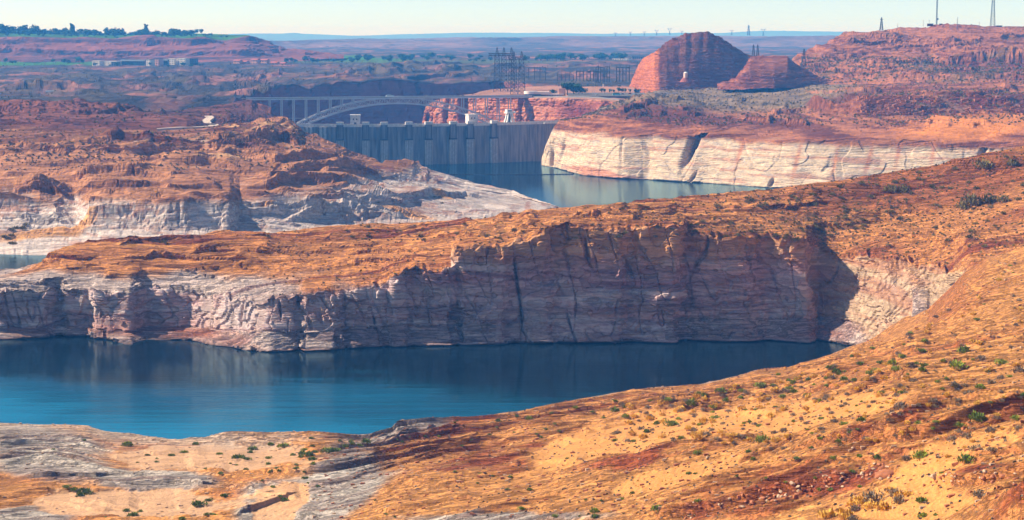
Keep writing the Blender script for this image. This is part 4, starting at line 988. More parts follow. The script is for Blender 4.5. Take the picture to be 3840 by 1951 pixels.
# ------------------------------------------------------------------ dam
DC = (-208.0, 2762.0); DR = 412.0; DZ = 50.0
def arc(a, r, z=0.0): return (DC[0] + r * math.sin(a), DC[1] - r * math.cos(a), z)
_aa = np.linspace(-0.35, 0.85, 4000)
_ax = to_px(np.stack([DC[0] + DR * np.sin(_aa), DC[1] - DR * np.cos(_aa), np.full_like(_aa, DZ)], -1))[0]
def arc_at(px): return float(np.interp(px, _ax, _aa))
dam = thing('concrete_dam', (DC[0], DC[1] - DR, 0), 'curved concrete arch dam with intake towers along its lake face', 'dam')
doff = Vector(dam.location)
def loc_(p): return tuple(Vector(p) - doff)
def arc_band(a0, a1, n, prof):
    m = MB(); secs = []
    for a in np.linspace(a0, a1, n): secs.append([loc_(arc(a, r, z)) for r, z in prof])
    return m.hull(secs)
A0, A1 = arc_at(1040), 0.80
joints = np.linspace(A0, A1, 34)
for k in range(33):      # the cast blocks, a hair apart and unevenly proud
    e = 0.12 * ((k * 37) % 5) / 4
    g = 0.00045
    arc_band(joints[k] + g, joints[k + 1] - g, 4, [(DR + 2.2 + e, -30), (DR + 1.6 + e, 0), (DR + e, DZ), (DR - 9, DZ), (DR - 40, -30)]).build('wall_block', CONC, dam)
arc_band(A0, A1, 90, [(DR + 0.9, DZ + 0.004), (DR + 0.9, DZ + 1.3), (DR + 0.3, DZ + 1.3), (DR + 0.3, DZ + 0.004)]).build('parapet', CONC2, dam)
arc_band(A0, A1, 90, [(DR - 8.6, DZ + 0.004), (DR - 8.6, DZ + 1.3), (DR - 9.0, DZ + 1.3), (DR - 9.0, DZ + 0.004)]).build('parapet', CONC2, dam)
arc_band(A0, A1, 90, [(DR + 1.0, DZ - 2.2), (DR + 1.0, DZ - 0.002), (DR + 0.2, DZ - 0.002), (DR + 0.2, DZ - 2.2)]).build('crest_band', CONC2, dam)
arc_band(A0, A1, 60, [(DR - 0.2, DZ + 0.006), (DR - 0.2, DZ + 0.05), (DR - 8, DZ + 0.05), (DR - 8, DZ + 0.006)]).build('crest_road', ASPH, dam)
def abox(m, a, r0, r1, wid, z0, z1, off=0.0):
    """box set on the dam face at angle a between radii r0<r1, wid metres along the face"""
    rad = Vector((math.sin(a), -math.cos(a), 0)); tan = Vector((math.cos(a), math.sin(a), 0))
    c = Vector((DC[0], DC[1], 0)) - doff; c.z = 0
    vs = []
    for z in (z0, z1):
        for r, t in ((r1, -wid / 2), (r1, wid / 2), (r0, wid / 2), (r0, -wid / 2)):
            p = c + rad * r + tan * (t + off); vs.append((p.x, p.y, z))
    return m.add(vs, [(0, 3, 2, 1), (4, 5, 6, 7), (0, 1, 5, 4), (1, 2, 6, 5), (2, 3, 7, 6), (3, 0, 4, 7)])
for px in (1276, 1371, 1440, 1532, 1605, 1696, 1760, 1848):
    a = arc_at(px)
    t = abox(MB(), a, DR + 0.5, DR + 3.4, 8.0, 33.0, 50.5).build('intake_tower', CONC, dam)
    abox(MB(), a, DR + 1.2, DR + 6.5, 9.4, 50.52, 54.2).build('tower_head', CONC2, t)
    abox(MB(), a, DR + 3.41, DR + 4.0, 0.8, 33.0, 50.5, -3.9).build('guide_rail', DARK, t)
    abox(MB(), a, DR + 3.41, DR + 4.0, 0.8, 33.0, 50.5, 3.9).build('guide_rail', DARK, t)
    abox(MB(), a, DR + 0.6, DR + 6.4, 9.6, 31.2, 32.98).build('sill', DARK, t)
    k = abox(MB(), a, DR + 0.4, DR + 5.2, 8.8, -12, 31.18).build('trash_rack', CONC2, dam)
    for o_ in (-3.2, -1.1, 1.1, 3.2): abox(MB(), a, DR + 5.21, DR + 5.9, 0.6, -12, 31.0, o_).build('rack_bar', CONC, k)
for px in (1160, 1212):
    a = arc_at(px)
    k = abox(MB(), a, DR + 1.3, DR + 1.9, 10.5, 32.5, 47.7).build('gate_panel', CONC2, dam)
    for o_ in (-5.0, 0.0, 5.0): abox(MB(), a, DR + 1.91, DR + 3.0, 0.9, 31.0, 47.6, o_).build('gate_rib', DARK, k)
for px, hh in ((1331, 12.0), (1779, 11.5)):
    a = arc_at(px)
    t = abox(MB(), a, DR - 16, DR - 4.5, 12.0, 49.0, DZ + hh).build('elevator_tower', CONC2, dam)
    abox(MB(), a, DR - 16.6, DR - 3.9, 13.2, DZ + hh + .002, DZ + hh + 0.9).build('roof_slab', CONC2, t)
    abox(MB(), a, DR - 4.49, DR - 4.3, 3.0, DZ + 0.4, DZ + 3.4).build('door', DARK, t)
    abox(MB(), a, DR - 4.49, DR - 4.3, 1.6, DZ + 6.4, DZ + 8.2, -2).build('window', GLASS, t)
    abox(MB(), a, DR - 4.49, DR - 4.3, 1.6, DZ + 6.4, DZ + 8.2, 2).build('window', GLASS, t)
m = MB(); abox(m, arc_at(2062), DR + 0.4, DR + 4.5, 26, DZ - 1.9, DZ - 0.3)
m.build('side_walkway', CONC2, dam)

# white gantry crane on the crest
a = arc_at(1917); p = arc(a, DR - 4.5, DZ + 0.05)
gc = thing('gantry_crane', p, 'white gantry crane with splayed legs standing on the dam crest', 'crane', rz=a)
for sx in (-1, 1):
    for sy in (-1, 1):
        MB().bar((sx * 5.4, sy * 3.2, 0), (sx * 2.6, sy * 2.2, 12.5), 0.85, 0.6).build('leg', WHITEP, gc)
MB().box((0, 2.4, 6.0), (6.4, 0.4, 12)).build('stair_panel', pmat('crane_grey', lin(96, 98, 100), 0.7), gc)
MB().box((1.0, 0, 13.2), (13, 7.4, 1.3)).build('platform', WHITEP, gc)
MB().box((-1.2, 0, 15.6), (7.5, 5.6, 3.4)).build('cabin', WHITEP, gc)
MB().box((-1.2, -2.85, 15.8), (6.4, 0.1, 1.2)).build('window', GLASS, gc)
MB().bar((2, 0, 13.9), (8.5, 0, 14.6), 0.5).build('jib', WHITEP, gc)

# ------------------------------------------------------------------ steel arch bridge
BL, BR_, BZ = Vector((-362.5, 2600, 0)), Vector((23.2, 2712, 0)), 75.4
BU = (BR_ - BL); BLEN = BU.length; BU.normalize(); BV = Vector((-BU.y, BU.x, 0))
_s = np.linspace(-20, BLEN + 20, 3000)
_bx = to_px(np.stack([BL.x + BU.x * _s, BL.y + BU.y * _s, np.full_like(_s, BZ)], -1))[0]
def s_at(px): return float(np.interp(px, _bx, _s))
def bp(s_, off, z): q = BL + BU * s_ + BV * off; return (q.x - BL.x, q.y - BL.y, z)
def zpx(px, py):                                    # height of a photo pixel on the bridge's front plane
    s_ = s_at(px); Y = BL.y + BU.y * s_
    return float(pt_Y(px, py, Y)[2])
bridge = thing('arch_bridge', (BL.x, BL.y, 0), 'long grey steel arch bridge spanning the canyon behind the dam', 'bridge')
HW = 6.2
m = MB(); m.hull([[bp(s_, o, z) for o, z in ((-HW, BZ - .5), (HW, BZ - .5), (HW, BZ), (-HW, BZ))] for s_ in (-12, BLEN + 8)]); m.build('deck', ASPH, bridge)
for o_ in (-HW + .4, HW - .4):
    m = MB(); m.hull([[bp(s_, o_ + o, z) for o, z in ((-.4, BZ - 2.6), (.4, BZ - 2.6), (.4, BZ - .51), (-.4, BZ - .51))] for s_ in (-6, BLEN + 4)]); m.build('girder', STEEL, bridge)
    m = MB(); m.hull([[bp(s_, o_ * 1.02 + o, z) for o, z in ((-.1, BZ + .01), (.1, BZ + .01), (.1, BZ + 1.0), (-.1, BZ + 1.0))] for s_ in (-6, BLEN + 4)]); m.build('railing', STEEL, bridge)
XC, KA = 1493.0, 6.7e-4
ytop = lambda x: 367 + KA * (x - XC) ** 2
ybot = lambda x: 388 + KA * (x - XC) ** 2
stations = [XC + 18.4 * k for k in range(-23, 24)]
for o_ in (-HW, HW):
    for nm, fy in (('top_chord', ytop), ('bottom_chord', ybot)):
        m = MB(); m.hull([[bp(s_at(x), o_ + o, zpx(x, fy(x)) + z) for o, z in ((-.7, -.8), (.7, -.8), (.7, .8), (-.7, .8))] for x in stations]); m.build(nm, STEEL, bridge)
    web = MB()
    for k, x in enumerate(stations):
        web.bar(bp(s_at(x), o_, zpx(x, ytop(x))), bp(s_at(x), o_, zpx(x, ybot(x))), .38)
        if k: 
            x0 = stations[k - 1]; f0, f1 = (ytop, ybot) if k % 2 else (ybot, ytop)
            web.bar(bp(s_at(x0), o_, zpx(x0, f0(x0))), bp(s_at(x), o_, zpx(x, f1(x))), .32)
    w = web.build('web_lacing', STEEL, bridge); tag(w, kind='stuff')
m = MB()
for x in stations[::2]:
    for fy in (ytop, ybot): m.bar(bp(s_at(x), -HW, zpx(x, fy(x))), bp(s_at(x), HW, zpx(x, fy(x))), .3)
tag(m.build('cross_bracing', STEEL, bridge), kind='stuff')
for x in (1010, 1055, 1100, 1147, 1193, 1238, 1281, 1323, 1361, 1399, 1436, 1473, 1509, 1545, 1580, 1616, 1653, 1694, 1735, 1780, 1824, 1868, 1911):
    dx = abs(x - XC)
    for o_ in (-HW, HW):
        if 1010 == x: z0 = zpx(x, 405)
        elif dx > 395: z0 = zpx(x, 470)
        else: z0 = zpx(x, ytop(x))
        MB().bar(bp(s_at(x), o_, z0), bp(s_at(x), o_, BZ - 2.6), .75 if dx > 120 else .5).build('column', STEEL, bridge)
MB().bar(bp(s_at(1055), -HW, zpx(1055, 443)), bp(s_at(1190), -HW, zpx(1190, 443)), .35).build('strut', STEEL, bridge)
MB().bar(bp(s_at(1824), -HW, zpx(1824, 436)), bp(s_at(1905), -HW, zpx(1905, 436)), .35).build('strut', STEEL, bridge)

# ------------------------------------------------------------------ vehicles
def car(name, loc, rz, col, label, group=None, kind='car'):
    L, W, H, cab = dict(car=(4.7, 1.9, 0.85, 0.7), van=(5.6, 2.1, 1.3, 1.1), bus=(11.5, 2.6, 2.1, 1.4), truck=(6.0, 2.5, 1.8, 1.2))[kind]
    t = thing(name, loc, label, kind, group, rz)
    bm_ = pmat('paint_%02d%02d%02d' % tuple(int(c * 99) for c in col), col, 0.35, spec=0.5, noise=0.05)
    f0, f1 = (-0.30, 0.34) if kind == 'car' else (-0.46, 0.40)
    b = MB(); b.hull([[(x, y * W / 2 * k, z) for y, z in ((-1, .35), (1, .35), (1, .35 + H * h), (-1, .35 + H * h))] for x, k, h in ((-L / 2, .9, .8), (-L * .42, 1, 1), (L * .3, 1, .95), (L * .46, 1, .85), (L / 2, .9, .7))])
    b.build('body', bm_, t)
    c = MB(); c.hull([[(x, y * W / 2 * .92, z) for y, z in ((-1, .35 + H * .9), (1, .35 + H * .9), (.85, .35 + H + cab * h), (-.85, .35 + H + cab * h))] for x, h in ((L * f0, .1), (L * (f0 + .1), 1), (L * (f1 - .18), 1), (L * f1, .1))])
    cb = c.build('cabin', GLASS, t)
    MB().box((L * (f0 + f1) / 2 - .05 * L, 0, .35 + H + cab), (L * (f1 - f0) * .72, W * .8, .12)).build('roof', bm_, cb)
    for x in (-L * .32, L * .33):
        for y in (-W / 2, W / 2):
            w = MB(); n = 10; r = 0.36 if kind in ('car', 'van') else 0.5
            vs = [(x + r * math.cos(6.2832 * k / n), y + e, r + r * math.sin(6.2832 * k / n)) for e in (-.12, .12) for k in range(n)]
            w.add(vs, [(k, (k + 1) % n, n + (k + 1) % n, n + k) for k in range(n)] + [tuple(range(n)), tuple(range(2 * n - 1, n - 1, -1))]); w.build('wheel', TYRE, t)
    return t
brz = math.atan2(BU.y, BU.x)
for px, off, kind, col, lab in ((1461, -3, 'bus', (.8, .85, .85), 'white coach crossing the arch bridge'), (1440, 2, 'car', (.05, .08, .1), 'dark car following behind the white coach on the bridge'), (1494, -3, 'car', (.75, .75, .75), 'silver car driving ahead of the white coach on the bridge'), (1602, -3, 'car', (.7, .75, .75), 'pale car on the bridge between the coach and its right end'), (1127, -3, 'car', (.8, .8, .78), 'white car near the left end of the bridge'), (1737, 2, 'car', (.03, .05, .06), 'black car near the right end of the bridge')):
    q = BL + BU * s_at(px) + BV * off
    car(kind if kind != 'car' else 'car', (q.x, q.y, BZ + .002), brz, col, lab, kind=kind)
for px, col, lab in ((1231, (.85, .85, .85), 'white pickup sized car parked on the dam crest left of the first tower'), (1296, (.8, .82, .85), 'white car on the dam crest beside the first intake tower'), (1395, (.75, .8, .82), 'pale car on the dam crest beside the second intake tower'), (1568, (.7, .72, .75), 'grey car on the dam crest between two intake towers')):
    a = arc_at(px); car('car', arc(a, DR - 3.2, DZ + .05), a, col, lab)

# ------------------------------------------------------------------ floating barrier across the lake
b0, b1 = pt_z(1616, 655, 0), pt_z(2152, 654, 0)
boom = thing('floating_barrier', (b0 + b1) / 2, 'line of dark floats strung across the lake in front of the dam', 'barrier')
FL = pmat('float_plastic', lin(52, 50, 52), 0.7)
nf = 46
fm = MB().hull([[(x, .55 * r * math.cos(6.2832 * k / 8), .25 + .55 * r * math.sin(6.2832 * k / 8)) for k in range(8)] for x, r in ((-1.6, .6), (-1.2, 1), (1.2, 1), (1.6, .6))]).mesh('float', FL)
for k in range(nf):
    o = bpy.data.objects.new('float', fm); COL.objects.link(o); o.parent = boom
    t_ = (k + .5) / nf - .5
    o.location = ((b1 - b0)[0] * t_, (b1 - b0)[1] * t_ + 5 * (t_ * t_ * 4 - 1), 0); o.rotation_euler = (0, 0, .02)
cb = MB()
for k in range(24):
    t0, t1 = k / 24 - .5, (k + 1) / 24 - .5
    cb.bar(((b1 - b0)[0] * t0, (b1 - b0)[1] * t0 + 5 * (t0 * t0 * 4 - 1), .2), ((b1 - b0)[0] * t1, (b1 - b0)[1] * t1 + 5 * (t1 * t1 * 4 - 1), .2), .12)
cb.build('cable', FL, boom)

# ------------------------------------------------------------------ power line towers
def lattice(m, a, b, w0, w1, n, r):
    """square lattice mast from a to b, width w0 at foot and w1 at top"""
    a = Vector(a); b = Vector(b)
    def ring(t):
        w = w0 + (w1 - w0) * t; c = a + (b - a) * t
        return [c + Vector((x * w / 2, y * w / 2, 0)) for x, y in ((-1, -1), (1, -1), (1, 1), (-1, 1))]
    prev = ring(0)
    for k in range(1, n + 1):
        cur = ring(k / n)
        for j in range(4):
            m.bar(prev[j], cur[j], r); m.bar(prev[j], cur[(j + 1) % 4], r * .6); m.bar(cur[j], cur[(j + 1) % 4], r * .6)
        prev = cur
    return m
def ground(x, y, sheets, Y=None):
    for s_ in sheets:
        G, qx, qy, N = SHEETS[s_]
        d = (qx - x) ** 2 + (qy - y) ** 2
        if d.min() < 120: return pick(s_, x, y)
    return pt_Y(x, y, Y)
def zat(name, X, Y):
    """terrain height of a sheet at world X, Y (nearest vertex)"""
    G = SHEETS[name][0]
    d = (G[..., 0] - X) ** 2 + (G[..., 1] - Y) ** 2
    return float(G[..., 2].reshape(-1)[int(np.argmin(d))])
def portal(Y, legs, beam, ybase, ybeam, ypeak, label):
    x0 = pt_Y(sum(legs) / len(legs), ybase, Y)
    gz = zat('canyon_buttress', x0[0], Y) - 1.0
    t = thing('transmission_portal', (x0[0], Y, gz), label, 'power tower')
    zb = pt_Y(legs[0], ybeam, Y)[2] - gz; zp = pt_Y(legs[0], ypeak, Y)[2] - gz
    for lx in legs:
        X = pt_Y(lx, ybeam, Y)[0] - x0[0]
        lattice(MB(), (X, 0, 0), (X, 0, zb), 10.5, 6.5, 9, .42).build('lattice_leg', TSTEEL, t)
        lattice(MB(), (X, 0, zb + .5), (X, 0, zp), 5.0, 1.2, 4, .3).build('peak', TSTEEL, t)
    X0, X1 = pt_Y(beam[0], ybeam, Y)[0] - x0[0], pt_Y(beam[1], ybeam, Y)[0] - x0[0]
    m = MB()
    for dy in (-3, 3):
        for dz in (0, 3.2): m.bar((X0, dy, zb + dz), (X1, dy, zb + dz), .5)
        n = int((X1 - X0) / 3.2)
        for k in range(n):
            xa, xb = X0 + (X1 - X0) * k / n, X0 + (X1 - X0) * (k + 1) / n
            m.bar((xa, dy, zb + (0 if k % 2 else 3.2)), (xb, dy, zb + (3.2 if k % 2 else 0)), .36)
            if k % 2: m.bar((xa, -3, zb), (xa, 3, zb + 3.2), .3)
    m.build('cross_beam', TSTEEL, t)
    zl = zb * .72; m = MB()
    Xl, Xr = pt_Y(legs[0], ybeam, Y)[0] - x0[0], pt_Y(legs[-1], ybeam, Y)[0] - x0[0]
    for dy in (-2.5, 2.5): m.bar((Xl, dy, zl), (Xr, dy, zl), .45); m.bar((Xl, dy, zl + 3), (Xr, dy, zl + 3), .45)
    for k in range(10): m.bar((Xl + (Xr - Xl) * k / 10, 0, zl + (3 if k % 2 else 0)), (Xl + (Xr - Xl) * (k + 1) / 10, 0, zl + (0 if k % 2 else 3)), .3)
    m.build('lower_beam', TSTEEL, t)
    INS = pmat('insulator', lin(70, 60, 56), 0.4)
    n = int((X1 - X0) / 5)
    for k in range(n + 1):
        X = X0 + (X1 - X0) * k / n
        MB().cyl((X, -3, zb - 3.4), .28, 3.4, 6).build('insulator_string', INS, t)
    return t
portal(2900, (1864, 1890, 1918), (1832, 1931), 322, 209, 179, 'tall three legged lattice portal tower carrying a long cross beam')
portal(2820, (1927, 1956), (1904, 1970), 334, 222, 194, 'lower two legged lattice portal tower beside the three legged one')

def pylon(x, ybase, ytop_, Y, label, kind='vee', group=None, r=.5, sheet_=None, arms=1):
    p = pt_Y(x, ybase, Y)
    if sheet_: p[2] = min(zat(sheet_, p[0], p[1]), p[2] + 3) - 0.5
    h = float(pt_Y(x, ytop_, Y)[2] - p[2])
    t = thing('power_pylon' if kind != 'mast' else 'radio_mast', p, label, 'pylon' if kind != 'mast' else 'mast', group)
    if kind == 'vee':
        lattice(MB(), (0, 0, 0), (0, 0, h * .5), h * .18, h * .05, 4, r).build('body', TSTEEL, t)
        for s_ in (-1, 1): MB().bar((0, 0, h * .5), (s_ * h * .24, 0, h * .9), r * 1.3).bar((s_ * h * .24, 0, h * .9), (s_ * h * .24, 0, h), r).build('arm', TSTEEL, t)
        MB().bar((-h * .38, 0, h * .86), (h * .38, 0, h * .86), r * 1.3).build('cross_arm', TSTEEL, t)
    elif kind == 'tower':
        lattice(MB(), (0, 0, 0), (0, 0, h), h * .24, h * .035, 7, r).build('body', TSTEEL, t)
        for k in range(arms):
            z = h * (.86 - .14 * k); MB().bar((-h * .13, 0, z), (h * .13, 0, z), r * 1.1).build('cross_arm', TSTEEL, t)
    elif kind == 'mast':
        lattice(MB(), (0, 0, 0), (0, 0, h), max(1.6, h * .1) if arms == 2 else 1.8, 1.2, 16 if arms == 2 else 22, r).build('lattice_body', TSTEEL, t)
        MB().bar((0, 0, h), (0, 0, h + 6), r * .7).build('aerial', TSTEEL, t)
    return t
GP = 'pylons along the skyline'
for x, y0, y1 in ((2308, 136, 122), (2364, 134, 119), (2416, 134, 118), (2462, 133, 112), (2511, 131, 105), (2557, 130, 115), (2744, 132, 112), (2862, 135, 107)):
    pylon(x, y0, y1, 10500, 'small vee shaped pylon on the hazy skyline plateau', 'vee', GP, r=.6)
pylon(2807, 133, 94, 8900, 'tall narrow pylon on the skyline right of the beehive dome', 'tower', r=.8, arms=3)
pylon(2825, 214, 168, 3120, 'twin pylon rising behind the saddle between the two domes', 'tower', r=.3, arms=2)
pylon(2841, 214, 168, 3135, 'second twin pylon behind the saddle between the two domes', 'tower', r=.3, arms=2)
pylon(3014, 244, 184, 2990, 'dark lattice pylon at the left foot of the long hill', 'tower', r=.32, arms=2, sheet_='sandstone_hill')
pylon(3305, 114, 66, 3390, 'steel lattice pylon standing on the left brow of the long hill', 'tower', r=.38, arms=1)
thin_mast = pylon(3512, 97, -70, 3395, 'thin guyed radio mast with a drum dish on the hilltop', 'mast', r=.22)
mast = pylon(3722, 103, -60, 3395, 'wide based lattice radio mast on the right of the hilltop', 'mast', r=.26, arms=2)
pylon(2440, 246, 215, 4200, 'dark wide armed pylon left of the beehive dome', 'vee', r=.5)
POLE = pmat('pole_wood', lin(70, 58, 50), 0.9)
for x, y0, y1, Y, sh in ((3462, 98, 75, 3390, 'sandstone_hill'), (3590, 124, 64, 3330, 'sandstone_hill'), (3206, 134, 120, 3380, None), (3127, 168, 150, 3250, None), (3033, 240, 205, 3000, 'sandstone_hill'), (3366, 105, 88, 3392, None), (3672, 100, 82, 3395, None), (3332, 292, 270, 2850, None), (3772, 338, 302, 2420, None), (3484, 96, 75, 3395, None), (3588, 124, 70, 3332, None)):
    p = pt_Y(x, y0, Y); h = float(pt_Y(x, y1, Y)[2] - p[2])
    t = thing('utility_pole', p - np.array([0, 0, 1.0]), 'plain wooden pole on the slopes of the long hill', 'pole', 'wooden poles on and below the long hill')
    MB().cyl((0, 0, 0), .3, h + 1, 6, .2).build('shaft', POLE, t)
    MB().bar((-1.2, 0, h - .4), (1.2, 0, h - .4), .12).build('cross_arm', POLE, t)

# substation between the portal towers and the dome
SUBM = TSTEEL
def rack(x0, x1, y0, y1, ybm, Y, n, label):
    p = pt_Y((x0 + x1) / 2, y0, Y); sh = 'desert_plain'
    t = thing('substation_rack', p - np.array([0, 0, 1.5]), label, 'substation rack')
    W = (x1 - x0) * Y / F; zb = (y0 - ybm) * Y / F + 1.5; zt = (y0 - y1) * Y / F + 1.5
    for k in range(n):
        X = -W / 2 + W * k / (n - 1)
        MB().bar((X, 0, 0), (X, 0, zb), .55).bar((X, 0, zb), (X, 0, zt), .35, .12).build('post', SUBM, t)
        MB().bar((X, 9, 0), (X, 9, zb), .5).build('post', SUBM, t)
    MB().bar((-W / 2, 0, zb), (W / 2, 0, zb), .6).build('beam', SUBM, t)
    MB().bar((-W / 2, 9, zb), (W / 2, 9, zb), .6).build('beam', SUBM, t)
    MB().bar((-W / 2, 0, zb * .7), (W / 2, 0, zb * .7), .35).build('bus_bar', SUBM, t)
for a_ in ((2235, 2262, 306, 241, 253, 3180, 4, 'tall steel rack of the substation next to the mid rack'), (2268, 2285, 306, 242, 252, 3190, 3, 'narrow tall steel rack of the substation'), (2312, 2360, 303, 243, 254, 3185, 5, 'wide tall steel rack of the substation beside the dome'), (2162, 2240, 302, 258, 268, 3170, 7, 'long low steel rack in the middle of the substation'), (1983, 2046, 300, 248, 255, 3500, 4, 'steel rack behind the lower portal tower'), (2090, 2150, 300, 272, 282, 3150, 5, 'low steel rack at the left of the substation')):
    rack(*a_)
EQ = pmat('equipment_grey', lin(90, 110, 112), 0.6, noise=0.3, nscale=0.3); EQW = pmat('equipment_white', lin(230, 232, 226), 0.5)
for k in range(34):
    x = 2092 + 276 * rnd.random(); Y = 3085 + 60 * rnd.random(); p = pt_Y(x, 0, Y); zz = zat('canyon_buttress', p[0], Y) if x < 2378 else 79
    t = thing('switchgear_cabinet', (pt_Y(x, 312, Y)[0], Y, zz - .3), 'boxy switchgear cabinet with a roof cap in the substation yard', 'cabinet', 'switchgear in the substation')
    w, h = 2 + 4 * rnd.random(), 2.5 + 3.0 * rnd.random()
    MB().box((0, 0, h / 2), (w, 3, h)).build('casing', EQW if k % 6 == 0 else EQ, t)
    MB().box((0, 0, h + .2), (w + .6, 3.6, .38)).build('roof_cap', EQ, t)
    MB().cyl((w * .2, 0, h + .4), .3, 2.0, 6).build('bushing', TSTEEL, t)

# ------------------------------------------------------------------ buildings
CREAM = pmat('cream_render', lin(226, 214, 200), 0.9, noise=0.1, nscale=0.2); PINKW = pmat('pink_render', lin(206, 150, 126), 0.9, noise=0.1, nscale=0.2)
BROWNW = pmat('brown_render', lin(96, 62, 56), 0.9, noise=0.1, nscale=0.2); ROOF = pmat('red_roof', lin(168, 92, 80), 0.9, noise=0.2, nscale=0.3)
GREYW = pmat('grey_render', lin(138, 136, 134), 0.9, noise=0.1, nscale=0.2); SLATE = pmat('slate_roof', lin(92, 98, 102), 0.8, noise=0.2, nscale=0.2)
def building(name, x0, x1, yb, yt, Y, wall, roofm, cols, floors, label, depth=16, gable=False):
    p = pt_Y((x0 + x1) / 2, yb, Y); W = (x1 - x0) * Y / F * .95; H = (yb - yt) * Y / F
    gz = min(zat('desert_plain' if Y < 5000 else 'town_mesa', p[0], Y), p[2]) - 2
    t = thing(name, (p[0], Y, gz), label, 'building', rz=-0.55 if wall is CREAM or wall is PINKW else -0.1); e = p[2] - gz; 
    MB().box((0, depth / 2, (H + e) / 2), (W, depth, H + e)).build('wall', wall, t)
    if gable:
        MB().hull([[(x, -1, H + e), (x, depth / 2, H + e + depth * .22), (x, depth + 1, H + e)] for x in (-W / 2 - 1, W / 2 + 1)]).build('roof', roofm, t)
    else:
        MB().box((0, depth / 2, H + e + .4), (W + 1, depth + 1, .8)).build('roof', roofm, t)
    fh = H / max(floors, 1)
    wm = MB().box((0, -.12, 0), (W / cols * .5, .3, fh * .55)).mesh('window', GLASS) if cols else None
    sm = MB().box((0, -.2, 0), (W / cols * .6, .5, .3)).mesh('window_sill', wall) if cols else None
    for f in range(floors):
        for c in range(cols):
            o = bpy.data.objects.new('window', wm); COL.objects.link(o); o.parent = t; o.location = (-W / 2 + W * (c + .5) / cols, 0, e + fh * (f + .5))
            s_ = bpy.data.objects.new('window_sill', sm); COL.objects.link(s_); s_.parent = o; s_.location = (0, 0, -fh * .33)
    return t
building('hotel', 340, 381, 254, 230, 4350, CREAM, CREAM, 5, 4, 'cream hotel wing with rows of dark windows at the left end of the resort')
building('hotel', 384, 447, 254, 231, 4362, CREAM, CREAM, 8, 4, 'wider cream hotel wing beside the leftmost wing')
building('hotel', 416, 446, 258, 233, 4330, GREYW, SLATE, 3, 4, 'blue grey block in front of the wider cream hotel wing')
building('hotel', 448, 545, 252, 230, 4400, SLATE, SLATE, 12, 3, 'long slate roofed hotel between the two cream ones', gable=True)
building('hotel', 546, 566, 251, 224, 4380, CREAM, BROWNW, 2, 4, 'narrow cream tower at the right end of the slate roofed hotel')
building('hotel', 572, 600, 248, 222, 4400, PINKW, BROWNW, 3, 4, 'pinkish tower block next to the narrow cream tower')
building('hotel', 602, 628, 250, 228, 4420, SLATE, SLATE, 3, 2, 'low dark building left of the tall white hotel', gable=True)
building('hotel', 628, 660, 248, 222, 4440, CREAM, CREAM, 4, 4, 'tall white hotel left half with window rows')
building('hotel', 663, 700, 248, 220, 4430, CREAM, CREAM, 5, 4, 'tall white hotel right half with window rows')
building('hotel', 701, 738, 248, 221, 4440, BROWNW, BROWNW, 4, 4, 'dark brown boxy hotel at the right end of the row')
for k, (x0, x1, yb, yt) in enumerate(((872, 902, 244, 228), (904, 926, 246, 232), (938, 968, 242, 225), (970, 1004, 244, 226), (1008, 1040, 247, 236), (1044, 1070, 249, 238))):
    building('house', x0, x1, yb, yt, 4480 + 8 * k, PINKW, ROOF, 4, 2, 'pink house with a red gabled roof, %s house from the brown hotel' % ('first', 'second', 'third', 'fourth', 'fifth', 'sixth')[k], 12, True)
building('long_house', 246, 284, 133, 128, 5290, CREAM, ROOF, 6, 1, 'long low house with a red roof among the mesa trees', 12, True)
building('long_house', 292, 316, 133, 128.5, 5292, CREAM, ROOF, 4, 1, 'short low house beside the long one among the mesa trees', 12, True)
building('school', 2292, 2362, 241, 220, 4850, CREAM, SLATE, 9, 2, 'pale two storey building among trees left of the dome')
building('school', 2370, 2418, 236, 212, 5050, GREYW, SLATE, 6, 2, 'grey block behind the pale two storey building left of the dome')
building('warehouse', 2050, 2120, 238, 228, 4900, GREYW, SLATE, 7, 1, 'low grey warehouse among the distant tree line')
building('warehouse', 1560, 1614, 212, 202, 6000, BROWNW, SLATE, 6, 1, 'long dark warehouse on the distant plain')

# visitor building on the canyon edge
vy = 2725.0; p = pt_Y(1990, 366, vy); vz = zat('canyon_buttress', p[0], vy + 4) - .6
vc = thing('visitor_building', (p[0], vy, vz), 'round ended visitor building with a broad white roof band on the canyon rim', 'building')
def vX(px): return float(pt_Y(px, 360, vy)[0] - p[0])
VT = pmat('white_roof_band', lin(226, 206, 196), 0.8)
MB().cyl((0, 8, 0), 8.6, 5.0, 28).build('drum', GLASS, vc)
MB().cyl((0, 8, 5.0), 9.6, 4.0, 32).build('roof_band', VT, vc)
MB().box((vX(2030), 9, 2.4), (22, 14, 4.8)).build('wing_wall', GLASS, vc)
MB().box((vX(2030), 9, 6.6), (24, 15, 3.4)).build('wing_roof', VT, vc)
MB().box((vX(2072), 8, 2.0), (30, 13, 4.0)).build('wing_wall', BROWNW, vc)
MB().box((vX(2072), 8, 4.5), (33, 15, .9)).build('wing_roof', VT, vc)
MB().box((vX(2108), 12, 6.6), (10, 10, 13)).build('service_tower', PINKW, vc)
for k in range(9): MB().bar((vX(2050) + k * 2.4, -.2, 0), (vX(2050) + k * 2.4, -.2, 4.0), .18).build('pillar', VT, vc)
